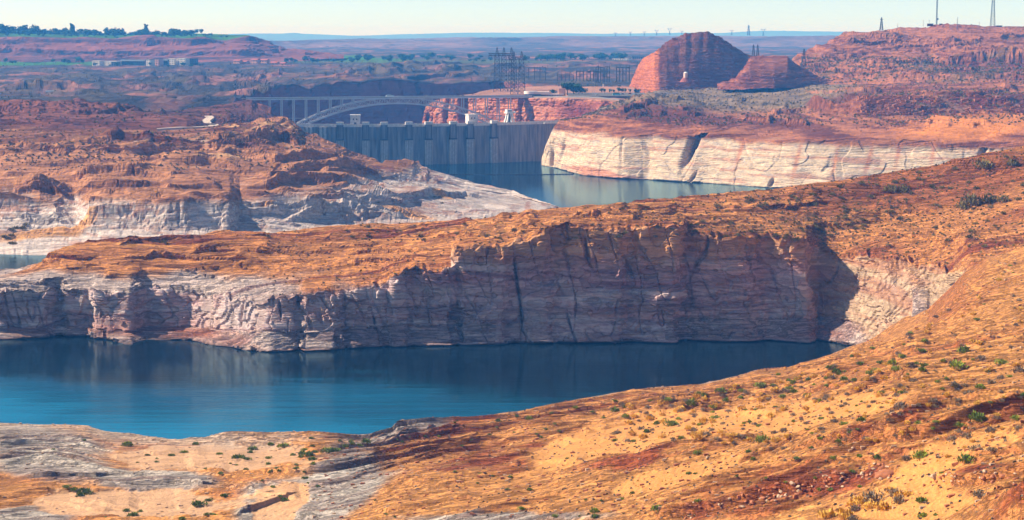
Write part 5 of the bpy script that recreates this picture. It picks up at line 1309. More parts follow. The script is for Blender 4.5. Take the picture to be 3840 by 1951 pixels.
# parking terrace and its retaining wall
tw0, tw1 = pt_Y(1990, 366, 2712), pt_Y(2330, 374, 2600)
m = MB()
for k in range(12):
    e0, e1 = tw0 + (tw1 - tw0) * k / 12, tw0 + (tw1 - tw0) * (k + 1) / 12
    m.bar((e0[0], e0[1], zat('canyon_buttress', e0[0], e0[1]) + .6), (e1[0], e1[1], zat('canyon_buttress', e1[0], e1[1]) + .6), 1.0)
w = m.build('terrace_wall', GREYW); tag(w, 'long low grey wall along the edge of the visitor terrace', 'wall')
pk = MB(); q0, q1, q2, q3 = pt_Y(2130, 363, 2665), pt_Y(2430, 366, 2665), pt_Y(2430, 356, 2790), pt_Y(2130, 355, 2790)
zs = 76.4
pk.add([(q0[0], q0[1], zs), (q1[0], q1[1], zs), (q2[0], q2[1], zs + 1), (q3[0], q3[1], zs + 1), (q0[0], q0[1], zs - 5), (q1[0], q1[1], zs - 5), (q2[0], q2[1], zs - 5), (q3[0], q3[1], zs - 5)], [(0, 1, 2, 3), (7, 6, 5, 4), (0, 4, 5, 1), (1, 5, 6, 2), (2, 6, 7, 3), (3, 7, 4, 0)])
tag(pk.build('car_park', ASPH), 'asphalt car park beside the visitor building', kind='structure')
for px, Yc, kind, col, lab in ((2312, 2690, 'bus', (.15, .55, .6), 'teal coach in the visitor car park'), (2335, 2720, 'car', (.1, .12, .15), 'dark car beside the teal coach in the car park'), (2384, 2700, 'car', (.05, .3, .45), 'blue car at the right of the car park'), (2400, 2680, 'car', (.8, .82, .85), 'white car beside the blue car in the car park'), (2362, 2735, 'car', (.3, .05, .05), 'maroon car at the back of the car park'), (2240, 2690, 'car', (.75, .75, .72), 'silver car parked near the big visitor tree'), (2432, 2740, 'van', (.1, .25, .5), 'blue van by the long pale wall under the dome')):
    q = pt_Y(px, 360, Yc); car(kind, (q[0], Yc, zs + (Yc - 2665) / 125 + .02), .1, col, lab, kind=kind)
w = MB().box((0, 0, 1.2), (34, 1.2, 2.6)); q = pt_Y(2498, 352, 2790)
tag(w.build('pale_wall', VT, loc=(q[0], 2790, zat('white_cliff', q[0], 2790) - .4)), 'long pale wall at the foot of the beehive dome', 'wall')
for px in (2228, 2150, 2222, 2262, 2290, 2314, 2342, 2360, 2376, 2398, 2412, 2526):
    q = pt_Y(px, 358, 2740); big = px == 2228
    t = thing('lamp_post', (q[0], 2740, zs + .4), 'slim lamp post with a single arm in the visitor car park', 'lamp post', 'lamp posts of the car park')
    h = 17 if big else 9
    MB().bar((0, 0, 0), (0, 0, h), .2, .12).build('pole', STEEL, t); MB().bar((0, 0, h), (-1.6, 0, h + .3), .12).build('arm', STEEL, t)
    MB().box((-1.9, 0, h + .3), (.9, .5, .25)).build('lamp_head', WHITEP, t)

# water tank at the foot of the dome
q = pt_Y(2567, 288, 2952); 
tk = thing('water_tank', (q[0], 2934, q[2] - 1), 'small round pale water tank with a conical roof below the dome', 'tank')
MB().cyl((0, 0, 0), 3.2, 7.5, 20).build('tank_body', pmat('tank_pink', lin(226, 190, 172), 0.7), tk); MB().cyl((0, 0, 7.5), 3.4, 1.6, 20, .2).build('roof', WHITEP, tk)
MB().bar((3.3, 0, 0), (3.3, 0, 7.5), .15).build('ladder', TSTEEL, tk)
MB().cyl((0, 0, -7), 9.5, 7.0, 16, 4.6).build('rock_footing', M_MID if False else pmat('footing_rock', lin(150, 84, 62), 0.95, noise=.4, nscale=.3), tk)

# huts by the masts
for x, y, w_, lab in ((3488, 97, 22, 'brown equipment hut beside the thin radio mast'), (3746, 104, 22, 'dark equipment hut beside the wide based mast'), (3528, 97, 10, 'tiny red hut right of the thin radio mast')):
    q = pt_Y(x, y, 3385); W = w_ * .485
    t = thing('equipment_hut', q - np.array([0, 0, 1]), lab, 'hut')
    MB().box((0, 0, 2.2), (W, 4, 4.4)).build('wall', BROWNW, t); MB().box((0, 0, 4.6), (W + .8, 4.8, .4)).build('roof', SLATE, t); MB().box((W * .2, -2.05, 1.6), (1.1, .1, 2.2)).build('door', DARK, t)
dz_ = float(pt_Y(3512, 72, 3395)[2] - thin_mast.location.z)
MB().bar((1.2, -2.2, dz_), (1.2, -.6, dz_), 1.5).build('drum_dish', TSTEEL, thin_mast)

# long-haul trailer truck on the highway at left
q = pt_Y(192, 347, 2860)
gz = zat('desert_plain', q[0], 2860)
tr = thing('trailer_truck', (q[0], 2860, max(gz, q[2] - 1) + .1), 'white trailer truck on the highway across the left plain', 'truck')
MB().box((-1.5, 0, 2.6), (13.5, 2.6, 3.0)).build('trailer', WHITEP, tr); MB().hull([[(6 + x, y, z) for y, z in ((-1.2, .6), (1.2, .6), (1.2, h), (-1.2, h))] for x, h in ((0, 3.4), (1.6, 3.3), (2.4, 1.9), (3.4, 1.7))]).build('cab', WHITEP, tr)
for x in (-7, -5.6, -4.4, 3.8, 7.6):
    for y in (-1.1, 1.1): MB().bar((x, y - .2, .5), (x, y + .2, .5), .45).build('wheel', TYRE, tr)

# ------------------------------------------------------------------ roads, draped on the ground
def drape(name, pts, wid, sheet_, mat, label, lift=.35, n=60, parent=None):
    G = SHEETS[sheet_][0]; P = []
    xs = np.array([p[0] for p in pts], float); ys = np.array([p[1] for p in pts], float)
    tt = np.linspace(0, len(pts) - 1, n); px = np.interp(tt, range(len(pts)), xs); py = np.interp(tt, range(len(pts)), ys)
    for a_, b_ in zip(px, py): P.append(pick(sheet_, a_, b_, near=False))
    P = np.array(P)
    for _ in range(4): P[1:-1] = (P[:-2] + 2 * P[1:-1] + P[2:]) / 4
    m = MB(); vs = []; fs = []
    for k in range(n):
        d = P[min(k + 1, n - 1)] - P[max(k - 1, 0)]; nrm = np.array([-d[1], d[0], 0]); nrm /= np.linalg.norm(nrm) + 1e-6
        for s_ in (-1, 1):
            e = P[k] + nrm * s_ * wid / 2
            vs.append((e[0], e[1], P[k][2] + lift)); vs.append((e[0], e[1], P[k][2] - 3))
    for k in range(n - 1):
        a = 4 * k; b = 4 * (k + 1)
        fs += [(a, a + 2, b + 2, b), (a + 1, a, b, b + 1), (a + 2, a + 3, b + 3, b + 2)]
    m.add(vs, fs); o = m.build(name, mat); tag(o, label, kind='structure'); return o
ROADM = pmat('pale_road', lin(196, 176, 160), .9, noise=.15, nscale=.2)
drape('road', [(590, 487), (660, 482), (740, 480), (800, 476), (806, 470), (780, 466), (770, 458), (780, 450), (790, 444), (780, 438), (755, 432)], 9, 'canyon_rim_ground', ROADM, 'pale winding road climbing past the cut bank', lift=1.2)
drape('gravel_road', [(260, 528), (400, 530), (560, 532), (700, 530), (900, 528)], 6, 'rocky_shore', pmat('gravel', lin(168, 138, 120), .95, noise=.2, nscale=.3), 'straight gravel track along the bench of the rocky shore', lift=.8)
drape('highway', [(-100, 366), (30, 368), (240, 368), (420, 366), (470, 366), (620, 365), (800, 364), (944, 364)], 12, 'desert_plain', ASPH, 'asphalt highway leading to the left end of the bridge', lift=.8)

# ------------------------------------------------------------------ plants
def leaf_mat(name, c1, c2, rough=.8):
    m = bpy.data.materials.new(name); m.use_nodes = True; nt = m.node_tree; b = nt.nodes['Principled BSDF']
    b.inputs['Roughness'].default_value = rough; b.inputs['Specular IOR Level'].default_value = .15
    oi = nt.nodes.new('ShaderNodeObjectInfo'); tc = nt.nodes.new('ShaderNodeTexCoord')
    n = nt.nodes.new('ShaderNodeTexNoise'); n.inputs['Scale'].default_value = 2.2; nt.links.new(tc.outputs['Object'], n.inputs['Vector'])
    ad = nt.nodes.new('ShaderNodeMath'); ad.operation = 'MULTIPLY_ADD'; ad.inputs[1].default_value = .6; nt.links.new(oi.outputs['Random'], ad.inputs[0]); nt.links.new(n.outputs['Fac'], ad.inputs[2])
    mr = nt.nodes.new('ShaderNodeMapRange'); mr.inputs['From Min'].default_value = .35; mr.inputs['From Max'].default_value = 1.1; nt.links.new(ad.outputs[0], mr.inputs['Value'])
    r = nt.nodes.new('ShaderNodeMix'); r.data_type = 'RGBA'; r.inputs[6].default_value = (*c1, 1); r.inputs[7].default_value = (*c2, 1)
    nt.links.new(mr.outputs[0], r.inputs['Factor']); nt.links.new(r.outputs[2], b.inputs['Base Color'])
    return m
LEAF = leaf_mat('shrub_leaf', lin(76, 98, 24) , lin(144, 152, 50)); SAGE = leaf_mat('sage_leaf', lin(104, 90, 78), lin(150, 134, 108))
GOLD = leaf_mat('dry_grass', lin(196, 140, 40), lin(230, 184, 84)); OLIVE = leaf_mat('olive_leaf', lin(70, 68, 36), lin(138, 122, 72))
TREE = leaf_mat('tree_leaf', lin(22, 52, 22), lin(54, 88, 34)); BARK = pmat('bark', lin(84, 66, 52), .95, noise=.3, nscale=1.5)
def bush_mesh(name, mat, seed, n=170, blade=.16, up=.8, fill=.35, flat=.72):
    """dome of many small leaf blades, radius 1"""
    r = random.Random(seed); vs = []; fs = []
    lobes = [(r.uniform(-.45, .45), r.uniform(-.45, .45), r.uniform(.45, .75)) for _ in range(5)]
    for k in range(n):
        lx, ly, lr = lobes[k % 5]
        a = r.uniform(0, 6.2832); e = math.asin(min(1, r.random() ** .8)); d = lr * (fill + (1 - fill) * r.random() ** .5)
        c = Vector((lx + d * math.cos(a) * math.cos(e), ly + d * math.sin(a) * math.cos(e), max(.02, (d * math.sin(e)) * flat * 1.5)))
        dr = Vector((math.cos(a) * math.cos(e), math.sin(a) * math.cos(e), math.sin(e) + up)).normalized()
        sd = dr.cross(Vector((r.uniform(-1, 1), r.uniform(-1, 1), r.uniform(-1, 1)))).normalized()
        L = blade * r.uniform(.8, 2.0); w = blade * r.uniform(.35, .7)
        i = len(vs); vs += [c - sd * w, c + sd * w, c + dr * L + sd * w * .3, c + dr * L - sd * w * .3]; fs.append((i, i + 1, i + 2, i + 3))
    me = bpy.data.meshes.new(name); me.from_pydata([tuple(v) for v in vs], [], fs); me.materials.append(mat); return me
KINDS = {
    'green': ('green_shrub', [bush_mesh('green_shrub', LEAF, s, 230) for s in range(5)], 'rounded bright green shrub growing on the orange sandstone slope', 'shrub', 'green shrubs on the near slope'),
    'beach': ('beach_shrub', [bush_mesh('beach_shrub', LEAF, 20 + s, 260, flat=.62) for s in range(4)], 'dense dark green cushion shrub on the pale sand beach', 'shrub', 'green shrubs on the beach'),
    'sage': ('grey_sagebrush', [bush_mesh('grey_sagebrush', SAGE, 40 + s, 210, .13) for s in range(4)], 'dry grey brown sagebrush on the orange sandstone slope', 'sagebrush', 'sagebrush on the near slope'),
    'gold': ('golden_grass_tuft', [bush_mesh('golden_grass_tuft', GOLD, 60 + s, 150, .22, up=1.6, flat=.9) for s in range(4)], 'small golden tuft of dry grass on the orange sand', 'grass tuft', 'grass tufts on the near slope'),
    'dark': ('olive_shrub', [bush_mesh('olive_shrub', OLIVE, 80 + s, 210, .15) for s in range(4)], 'low dull olive shrub on the peninsula top', 'shrub', 'olive shrubs on the peninsula'),
}
PXA = SHEETS['sandy_slope']
def plant(kind, x, y, wpx, sheet_='sandy_slope', tall=1.0):
    nm, meshes, lab, cat, grp = KINDS[kind]
    p = pick(sheet_, x, y + wpx * .18)
    o = bpy.data.objects.new(nm, rnd.choice(meshes)); COL.objects.link(o)
    s_ = wpx * p[1] / F / 1.55
    o.location = (p[0], p[1], p[2] - .08 * s_); o.scale = (s_, s_, s_ * tall * rnd.uniform(.85, 1.15)); o.rotation_euler = (0, 0, rnd.uniform(0, 6.28))
    tag(o, lab, cat, grp)
Z = .4973
for x, y, w in ((955,725,75),(1478,718,50),(1380,780,55),(1297,805,40),(1108,803,30),(1907,757,60),(1886,785,40),(2040,722,45),(2135,735,75),(1655,795,40),(1800,815,80),(1868,835,50),(2025,827,40),(2290,765,45),(2280,793,60),(2330,803,65),(2215,803,40),(2265,817,45),(2370,783,45),(2357,835,60),(2343,680,35),(2468,775,70),(2520,765,80),(2570,700,30),(2357,737,30),(1660,945,40),(1545,910,30),(2015,872,40),(1860,913,35),(2235,880,30),(2232,910,40),(2367,873,40),(2300,980,45),(500,1052,50),(553,1067,60),(645,1082,95),(612,1108,60),(1690,1115,55),(1577,1145,50),(1500,1173,90),(945,1225,50),(1057,1230,40),(1005,1257,70),(1597,1272,65),(1558,1270,40),(2145,1143,55),(2125,1120,40),(2057,1047,35),(1360,1297,50),(790,1282,20),(1970,1005,25),(2050,925,35),(2100,935,40),(2030,935,30),(2080,905,30),(1740,870,22),(1785,880,25),(1180,832,22),(1180,857,28),(1035,862,20),(635,693,28),(398,765,22),(2400,1040,35),(2320,1020,22),(2300,935,30)):
    plant('beach', x * Z, 1300 + y * Z, w * Z * 1.05)
for x, y, w in ((90,725,40),(78,707,40),(140,733,45),(195,715,70),(30,745,50),(425,703,25),(463,707,28),(1330,515,40),(1190,550,45),(1410,530,60),(1640,625,28),(1530,612,35),(1470,655,30),(2060,468,65),(2330,397,35),(2050,405,40),(1980,525,30),(1765,447,40),(1585,490,30),(2485,570,100),(1705,832,30),(1355,1210,55),(1905,1230,70),(2360,1212,95),(1605,1283,45),(1910,1280,60),(1785,1285,25),(1250,1068,30),(1420,1068,50),(1268,972,35),(1140,965,25),(730,665,30),(635,670,30),(985,697,25),(915,745,25),(2190,1095,40),(2110,1140,35),(1960,1155,30),(1845,1143,28),(1115,650,28),(1300,635,25),(1600,580,25),(1890,485,35),(850,562,22),(880,550,20),(520,680,22),(1180,600,24),(1500,680,25),(340,1250,30),(250,1150,22),(400,1275,25),(1030,1020,25),(850,930,25),(1040,945,22)):
    plant('green', 1280 + x * Z, 1300 + y * Z, w * Z)
for x, y, w in ((65,410,100),(150,360,50),(285,320,80),(360,315,40),(445,320,45),(570,290,70),(325,395,55),(405,288,35),(600,690,95),(105,790,60),(495,780,50),(530,845,45),(855,840,45),(960,755,50),(1140,830,60),(1340,815,45),(1205,572,55),(1345,535,75),(1305,620,35),(1155,180,70),(1210,178,35),(1330,118,50),(1490,113,50),(1580,113,70),(1600,165,70),(1810,130,80),(1808,172,60),(1410,190,60),(1285,243,50),(1205,243,60),(1080,283,45),(940,237,50),(870,235,50),(795,245,40),(815,265,40),(675,285,45),(2110,15,95),(2065,125,120),(1955,105,50),(2290,180,40),(2400,110,90),(1980,240,45),(2240,290,70),(1770,565,45),(1905,560,40),(2095,585,80),(2215,530,130),(1785,805,130),(2150,840,130),(1465,835,70),(1945,940,35),(1560,940,55),(1285,935,45),(1330,1045,45),(1035,1065,45),(1105,1065,50),(1005,985,30),(630,980,30),(765,1025,30),(410,968,28),(45,945,45),(95,945,35),(125,1150,55),(1805,1150,90),(1805,1275,70),(1905,1260,40),(2065,1230,30),(1180,670,30),(2460,215,45),(2500,530,60),(220,485,35),(720,200,40),(1690,205,30),(2555,360,50),(1655,70,60),(1785,28,70)):
    plant('green', 2560 + x * Z, 1300 + y * Z, w * Z, tall=1.25 if (x, y) == (600, 690) else 1.0)
for x, y, w in ((2240,75,75),(1725,128,85),(2020,280,65),(2110,285,50),(1740,250,60),(1890,395,75),(1665,440,115),(1790,440,55),(1905,445,60),(1085,370,55),(1230,355,50),(1255,388,45),(1405,325,60),(770,455,70),(830,505,50),(910,500,45),(760,320,65),(890,300,40),(2170,355,100),(2055,405,50),(1140,550,65),(245,690,50),(60,650,50),(180,655,70),(385,720,35),(760,625,70),(1040,605,50),(2370,525,60),(2530,605,70),(2310,620,90),(2030,685,80),(2140,665,100),(1690,835,80),(2400,225,60),(2330,260,70),(1500,447,40),(1400,445,45),(1550,500,40),(670,760,45),(750,755,45),(1170,730,60),(1420,800,40),(2200,760,90),(2320,765,70),(2060,320,50),(1680,335,40),(2530,170,90),(1440,235,50),(1130,225,70),(1300,1215,110),(1450,1130,160),(1580,1090,140),(1640,1150,120),(1500,1190,100),(2250,1105,110),(1290,1290,80)):
    plant('sage', 2560 + x * Z, 1300 + y * Z, w * Z)
for x, y, w in ((1855,440,40),(1535,415,30),(1600,395,35),(1575,428,35),(1990,355,45),(1130,525,30),(305,660,40),(385,650,35),(310,718,35),(220,590,25),(2330,675,35),(2120,752,40),(1995,820,45),(1240,480,28),(1320,490,24),(1370,495,22),(950,488,26),(1090,465,40),(1480,415,26),(1390,410,24),(1465,490,22),(830,550,24),(790,580,22),(480,640,22),(355,680,28),(425,672,24),(465,695,24),(495,690,24),(1085,1275,130),(1230,1270,100),(1330,1160,110),(1400,1200,90),(1480,1200,80),(1530,1205,90),(1560,1075,80),(1270,1180,70),(1620,1120,80),(1700,1100,70),(1190,1230,60),(1370,1110,60)):
    plant('gold', 2560 + x * Z, 1300 + y * Z, w * Z)
# scattered smaller plants on the upper right of the near slope
for k in range(330):
    x = 2300 + 1540 * rnd.random(); top = np.interp(x, [2300, 2950, 3240, 3480, 3840], [1500, 1405, 1300, 1180, 940]); y = top + 14 + (1640 - top) * rnd.random() ** 1.15
    plant(('sage', 'gold', 'green', 'sage', 'gold')[k % 5], x, y, rnd.uniform(9, 22) * (1 + (y - 1000) / 1400))
# peninsula plateau
for x, y, w in ((1005, 880, 20), (617, 905, 24), (2335, 778, 14), (2350, 770, 16), (2400, 768, 18), (2435, 775, 14)): plant('dark', x, y, w, 'peninsula')
for k in range(180):
    if k % 5 == 0: x = 1300 + 1300 * rnd.random(); y = 835 + 60 * rnd.random()
    else:
        x = 2600 + 1240 * rnd.random(); t0 = np.interp(x, [2600, 3000, 3300, 3640, 3840], [745, 700, 655, 590, 555]); y = t0 + 8 + (np.interp(x, [2600, 3100, 3840], [120, 220, 380])) * rnd.random()
    plant('dark', x, y, rnd.uniform(10, 26), 'peninsula')
for x, y, w in ((3340, 708, 50), (3385, 712, 40), (3640, 755, 70), (3700, 750, 60), (3760, 745, 46), (3610, 770, 50), (3690, 620, 60), (3800, 610, 50)): plant('dark', x, y, w, 'peninsula', 1.2)

# brush too small to tell apart: one object for each stretch of ground
def brush(name, sheet_, mat, label, n, accept, size, seed):
    G, qx, qy, N = SHEETS[sheet_]; r = np.random.default_rng(seed)
    H, W = G.shape[:2]; ii = r.integers(2, H - 2, n * 8); jj = r.integers(1, W - 1, n * 8)
    ok = accept(qx[ii, jj], qy[ii, jj], N[ii, jj, 2], r.random(n * 8)); ii = ii[ok][:n]; jj = jj[ok][:n]
    P = G[ii, jj]; vs = []; fs = []
    B = np.array([(-1, 0, 0), (1, 0, 0), (.5, 0, 1), (-.5, 0, 1.1), (0, -1, 0), (0, 1, 0), (0, .6, 1), (0, -.5, .9), (-.8, -.8, 0), (.8, .8, 0), (.4, .5, .9), (-.5, -.4, 1.0)], float)
    s_ = r.uniform(size[0], size[1], len(P)); a = r.uniform(0, 6.28, len(P)); c, s2 = np.cos(a), np.sin(a)
    for k in range(len(P)):
        b = B * s_[k] * np.array([.5, .5, .55]) + r.normal(0, .08 * s_[k], B.shape)
        x = b[:, 0] * c[k] - b[:, 1] * s2[k]; y = b[:, 0] * s2[k] + b[:, 1] * c[k]; i = len(vs)
        vs += [(P[k, 0] + x[q], P[k, 1] + y[q], P[k, 2] + b[q, 2] - .05) for q in range(12)]
        fs += [(i, i + 1, i + 2, i + 3), (i + 4, i + 5, i + 6, i + 7), (i + 8, i + 9, i + 10, i + 11)]
    me = bpy.data.meshes.new(name); me.from_pydata(vs, [], fs); me.materials.append(mat)
    o = bpy.data.objects.new(name, me); COL.objects.link(o); tag(o, label, kind='stuff')
inf = lambda x, y: (x > -50) & (x < 3890) & (y < 1960)
brush('low_brush', 'sandy_slope', SAGE, 'sparse low brush and twigs over the near sandstone slope', 1800, lambda x, y, nz, u: inf(x, y) & (x > 1500 + 500 * u) & (nz > .9), (.3, .9), 1)
brush('dry_grass', 'sandy_slope', GOLD, 'short dry grass dotted over the near sandy slope', 1000, lambda x, y, nz, u: inf(x, y) & (x > 2200) & (nz > .93) & (u < .6), (.25, .7), 2)
brush('plateau_brush', 'peninsula', OLIVE, 'thin olive brush over the top of the peninsula', 2400, lambda x, y, nz, u: inf(x, y) & (nz > .88) & (x > 1000) & (u < .25 + .75 * np.clip((x - 2300) / 900, 0, 1)), (.6, 1.5), 3)
brush('shore_brush', 'rocky_shore', OLIVE, 'sparse dark brush on the benches of the rocky shore', 1500, lambda x, y, nz, u: inf(x, y) & (nz > .9) & (y < 640) & (x < 1200), (1.0, 2.6), 4)
brush('hill_brush', 'sandstone_hill', OLIVE, 'dark brush along the ledges of the long hill', 1500, lambda x, y, nz, u: inf(x, y) & (y > 215) & (x > 3000), (1.6, 4.0), 5)
brush('flat_brush', 'white_cliff', OLIVE, 'scattered brush on the flat ground above the white cliff', 2600, lambda x, y, nz, u: inf(x, y) & (nz > .9) & (y < 470), (1.2, 3.2), 6)
brush('plain_brush', 'desert_plain', OLIVE, 'dark scrub dotted over the desert plain', 2200, lambda x, y, nz, u: inf(x, y) & (nz > .8) & (y > 195) & (y < 372), (1.6, 4.5), 7)
brush('rim_brush', 'canyon_rim_ground', OLIVE, 'dark scrub on the red ground by the canyon rim', 350, lambda x, y, nz, u: inf(x, y) & (nz > .9), (1.2, 3.2), 8)
for x, y, w in ((60, 850, 30), (80, 852, 26), (45, 858, 26), (100, 845, 24), (38, 880, 26), (30, 890, 24), (10, 885, 24), (35, 908, 22), (50, 914, 20), (1630, 733, 14), (1650, 735, 14), (1658, 757, 14), (1418, 755, 10), (1475, 753, 10), (1497, 803, 10), (1460, 802, 10)): plant('dark', x, y, w, 'rocky_shore')

# trees
def tree_mesh(seed, shape='round', n=260):
    r = random.Random(seed); vs = []; fs = []
    if shape == 'round': lobes = [(r.uniform(-.3, .3), r.uniform(-.3, .3), r.uniform(.45, .85), r.uniform(.22, .36)) for _ in range(7)]
    else: lobes = [(r.uniform(-.04, .04), r.uniform(-.04, .04), .14 + .8 * k / 6, .12 * (1 - .7 * abs(k / 6 - .4))) for k in range(7)]
    for k in range(n):
        lx, ly, lz, lr = lobes[k % 7]
        d = Vector((r.gauss(0, 1), r.gauss(0, 1), r.gauss(0, 1))).normalized(); c = Vector((lx, ly, lz)) + d * lr * r.uniform(.5, 1)
        sd = d.cross(Vector((r.uniform(-1, 1), r.uniform(-1, 1), r.uniform(-1, 1)))).normalized(); w = .05 * r.uniform(.6, 1.5); u = d.cross(sd) * w + d * w * .4
        i = len(vs); vs += [c - sd * w - u, c + sd * w - u, c + sd * w * .7 + u, c - sd * w * .7 + u]; fs.append((i, i + 1, i + 2, i + 3))
    me = bpy.data.meshes.new('crown'); me.from_pydata([tuple(v) for v in vs], [], fs); me.materials.append(TREE); return me
RT = [tree_mesh(s) for s in range(5)]; CT_ = [tree_mesh(10 + s, 'column', 200) for s in range(2)]
TRK = MB().bar((0, 0, -.05), (.01, 0, .35), .035, .022).bar((0, 0, .33), (.16, .05, .6), .02, .01).bar((0, 0, .33), (-.14, -.05, .62), .02, .01).mesh('trunk', BARK)
def tree(p, h, label, group, shape='round', wide=1.0):
    t = thing((('spreading_tree' if wide > 1.5 else 'broadleaf_tree') if shape == 'round' else 'poplar_tree'), p, label, 'tree', group, rnd.uniform(0, 6.28)); t.scale = (h * wide, h * wide, h)
    for nm, me in (('trunk', TRK), ('crown', rnd.choice(RT if shape == 'round' else CT_))):
        o = bpy.data.objects.new(nm, me); COL.objects.link(o); o.parent = t
def far_tree(x, yb, hpx, Y, label, group, shape='round', wide=1.0, sheet_=None):
    q = pt_Y(x, yb, Y)
    if sheet_: q[2] = zat(sheet_, q[0], q[1]) - .5
    tree(q, hpx * 1.25 * Y / F, label, group, shape, wide)
gm = 'trees along the mesa top'; lm = 'dark round tree in the green belt along the mesa top'
for x, h in ((8, 34), (38, 30), (22, 26), (85, 30), (132, 32), (60, 20), (110, 22), (200, 22), (215, 20), (245, 24), (182, 16), (350, 18), (400, 24), (425, 22), (300, 20), (330, 18), (520, 18), (545, 20), (650, 22), (668, 20), (590, 15), (690, 16)): far_tree(x, 134, h, 5285 + rnd.uniform(-20, 20), lm, gm, wide=rnd.uniform(.9, 1.4))
for k in range(95): far_tree(720 * rnd.random() ** 1.15, 136, rnd.uniform(10, 21), 5275 + rnd.uniform(-40, 30), lm, gm, wide=rnd.uniform(1.0, 1.7))
for k in range(70): far_tree(740 * rnd.random() ** 1.1, 136, rnd.uniform(7, 14), 5270 + rnd.uniform(-30, 20), 'low spreading tree filling the green belt on the mesa top', 'spreading trees on the mesa top', wide=1.8)
for k in range(44): x = 10 + 840 * rnd.random(); far_tree(x, 146 + 8 * rnd.random(), rnd.uniform(5, 10), 5110 + rnd.uniform(-20, 60), 'low spreading tree on the grass at the mesa edge', 'trees at the mesa edge', wide=1.6, sheet_='town_mesa')
for x, h in ((268, 36), (274, 34), (278, 30), (545, 34), (551, 32), (440, 20), (446, 22), (458, 22), (464, 20)): far_tree(x, 134, h, 5290, 'narrow upright poplar among the mesa top trees', 'poplars on the mesa top', 'column')
far_tree(737, 131, 16, 5290, 'lone small tree on the bare right end of the mesa', 'lone trees at the mesa end', wide=.9); far_tree(757, 131, 17, 5290, 'lone small tree on the bare right end of the mesa', 'lone trees at the mesa end', wide=.9)
for x, yb, h in ((20, 233, 17), (42, 232, 12), (55, 232, 12), (200, 234, 14), (238, 235, 15), (256, 236, 14), (296, 235, 22), (310, 238, 14), (560, 222, 16), (1072, 190, 12), (1075, 226, 16), (1095, 222, 16), (1110, 224, 12), (1145, 218, 22), (1172, 214, 18), (1190, 212, 14), (1245, 222, 14), (1280, 210, 10), (1320, 226, 12), (640, 226, 14), (680, 222, 14)): far_tree(x, yb, h, 4600, 'dark tree on the green lawns below the mesa', 'trees on the lawns below the mesa', sheet_='desert_plain')
for k in range(46):
    x = 1290 + 560 * rnd.random(); far_tree(x, 0, rnd.uniform(8, 18), 4850 + rnd.uniform(-200, 250), 'dark tree in the line across the distant plain', 'tree line across the plain', wide=1.4, sheet_='desert_plain')
for k in range(34):
    x = 1960 + 430 * rnd.random(); far_tree(x, 0, rnd.uniform(12, 22), 4830 + rnd.uniform(-60, 60), 'dark tree around the pale buildings left of the dome', 'trees around the pale buildings', wide=1.3, sheet_='desert_plain')
for k in range(28): far_tree(330 + 420 * rnd.random(), 0, rnd.uniform(6, 12), 4340 + rnd.uniform(-22, 110), 'small dark tree standing among the hotels', 'trees among the hotels', wide=1.3, sheet_='desert_plain')
for x, Y, h, w, lab in ((2128, 2740, 20, 1.1, 'large green tree right of the visitor building'), (2152, 2735, 17, 1.2, 'broad green tree beside the largest visitor tree'), (2170, 2745, 14, 1.0, 'mid sized tree at the right of the visitor trees'), (2183, 2740, 10, 1.3, 'low tree at the end of the visitor trees'), (2076, 2745, 9, 1.2, 'small round tree behind the visitor building roof')):
    q = pt_Y(x, 362, Y); tree((q[0], Y, zat('canyon_buttress', q[0], Y) - .4), h, lab, None, wide=w)
for x in (2256, 2266, 2290, 2302, 2320, 2330, 2344, 2364, 2380, 2396): q = pt_Y(x, 352, 2790); tree((q[0], 2790, 76.8), rnd.uniform(5, 8), 'light green young tree behind the visitor car park', 'young trees behind the car park', wide=.9)

# ------------------------------------------------------------------ loose rocks
def rock_mesh(seed, flat=.6):
    r = np.random.default_rng(seed); vs = []
    import itertools
    ico = []
    for a in range(5):
        for e in (-.55, .55): t = 6.2832 * (a + (.5 if e > 0 else 0)) / 5; ico.append((math.cos(t) * .85, math.sin(t) * .85, e))
    ico += [(0, 0, 1), (0, 0, -1)]
    P = np.array(ico) * (1 + r.uniform(-.32, .32, (12, 1))) * np.array([1.15, .9, flat])
    import bmesh
    bm = bmesh.new(); [bm.verts.new(p) for p in P]; bmesh.ops.convex_hull(bm, input=bm.verts)
    bmesh.ops.bevel(bm, geom=bm.edges[:], offset=.09, segments=1, affect='EDGES')
    me = bpy.data.meshes.new('boulder'); bm.to_mesh(me); bm.free(); return me
BM1 = pmat('boulder_rock', lin(176, 108, 70), .95, noise=.45, nscale=1.4, bump=.4); BM2 = pmat('pale_boulder_rock', lin(196, 160, 128), .95, noise=.4, nscale=1.4, bump=.4)
RM = [rock_mesh(s, f) for s, f in ((1, .5), (2, .7), (3, .45), (4, .8), (5, .6))]; RM2 = [m_.copy() for m_ in RM]
for m_ in RM: m_.materials.append(BM1)
for m_ in RM2: m_.materials.append(BM2)
def boulder(x, y, w, label, group, pale=False, sheet_='sandy_slope'):
    p = pick(sheet_, x, y); o = bpy.data.objects.new('boulder', rnd.choice(RM2 if pale else RM)); COL.objects.link(o)
    s_ = w * p[1] / F / 2; o.location = (p[0], p[1], p[2] + .15 * s_); o.scale = (s_ * rnd.uniform(.8, 1.3), s_, s_ * rnd.uniform(.7, 1.1)); o.rotation_euler = (rnd.uniform(-.3, .3), rnd.uniform(-.3, .3), rnd.uniform(0, 6.28)); tag(o, label, 'boulder', group)
boulder(3315, 1780, 70, 'largest striped red boulder lying on the rubble at the sandy gully', None)
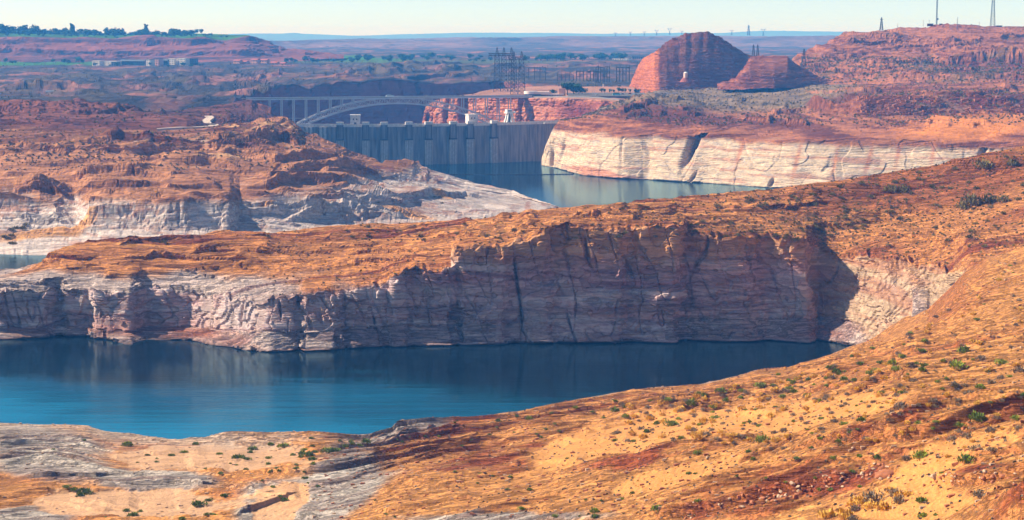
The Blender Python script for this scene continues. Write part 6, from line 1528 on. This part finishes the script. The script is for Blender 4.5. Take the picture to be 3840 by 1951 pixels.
for k in range(110):
    u = rnd.random(); x = 2570 + 620 * u; y = np.interp(x, [2570, 2800, 3000, 3200], [1935, 1890, 1845, 1800]) - 60 * rnd.random() + 14
    boulder(x, y, rnd.choice((9, 12, 15, 18, 24)), 'angular red block in the rubble below the dark ledges', 'rubble blocks below the dark ledges', k % 3 == 0)
for k in range(36): boulder(3230 + 110 * rnd.random(), 1735 + 60 * rnd.random(), rnd.choice((10, 14, 18, 22)), 'broken block heaped around the striped boulder', 'blocks around the striped boulder', k % 2 == 0)
for k in range(46): boulder(3480 + 350 * rnd.random(), 1770 + 45 * rnd.random(), rnd.choice((10, 14, 20, 26)), 'flat slab of the broken ledge right of the sandy gully', 'slabs of the right ledge', k % 2 == 0)
for k in range(40): boulder(3280 + 180 * rnd.random(), 1190 + 36 * rnd.random(), rnd.choice((8, 10, 14, 18)), 'pale fallen block at the head of the cove', 'fallen blocks in the cove', True, 'peninsula')
for k in range(40): boulder(2900 + 940 * rnd.random(), 1560 + 130 * rnd.random(), rnd.choice((6, 8, 12)), 'small loose stone under the long red ledge', 'stones under the long red ledge', k % 2 == 0)
def rubble(name, sheet_, mat, label, n, accept, size, seed):
    G, qx, qy, N = SHEETS[sheet_]; r = np.random.default_rng(seed); H, W = G.shape[:2]; ii = r.integers(2, H - 2, n * 30); jj = r.integers(1, W - 1, n * 30)
    ok = accept(qx[ii, jj], qy[ii, jj], r.random(n * 30)); ii = ii[ok][:n]; jj = jj[ok][:n]; P = G[ii, jj]; m = MB()
    for k in range(len(P)):
        s_ = r.uniform(*size); m.bar(P[k] - np.array([s_, 0, 0]) * .5, P[k] + np.array([s_ * .5, r.uniform(-.4, .4) * s_, r.uniform(-.1, .3) * s_]), s_ * r.uniform(.15, .4), s_ * r.uniform(.1, .3))
    tag(m.build(name, mat), label, kind='stuff')
rubble('stone_chips', 'sandy_slope', BM1, 'small stone chips strewn over the near slope', 1300, lambda x, y, u: inf(x, y) & (x > 1200), (.35, 1.3), 3)
rubble('pale_stone_chips', 'sandy_slope', BM2, 'small pale chips strewn over the near slope and beach', 1000, lambda x, y, u: inf(x, y), (.35, 1.2), 4)
rubble('spoil_rocks', 'white_cliff', BM1, 'broken rocks covering the spoil bank', 900, lambda x, y, u: (x > 3220) & (x < 3840) & (y > 362) & (y < 432) & ((x < 3420) | (u < .25)), (2.0, 6.0), 5)
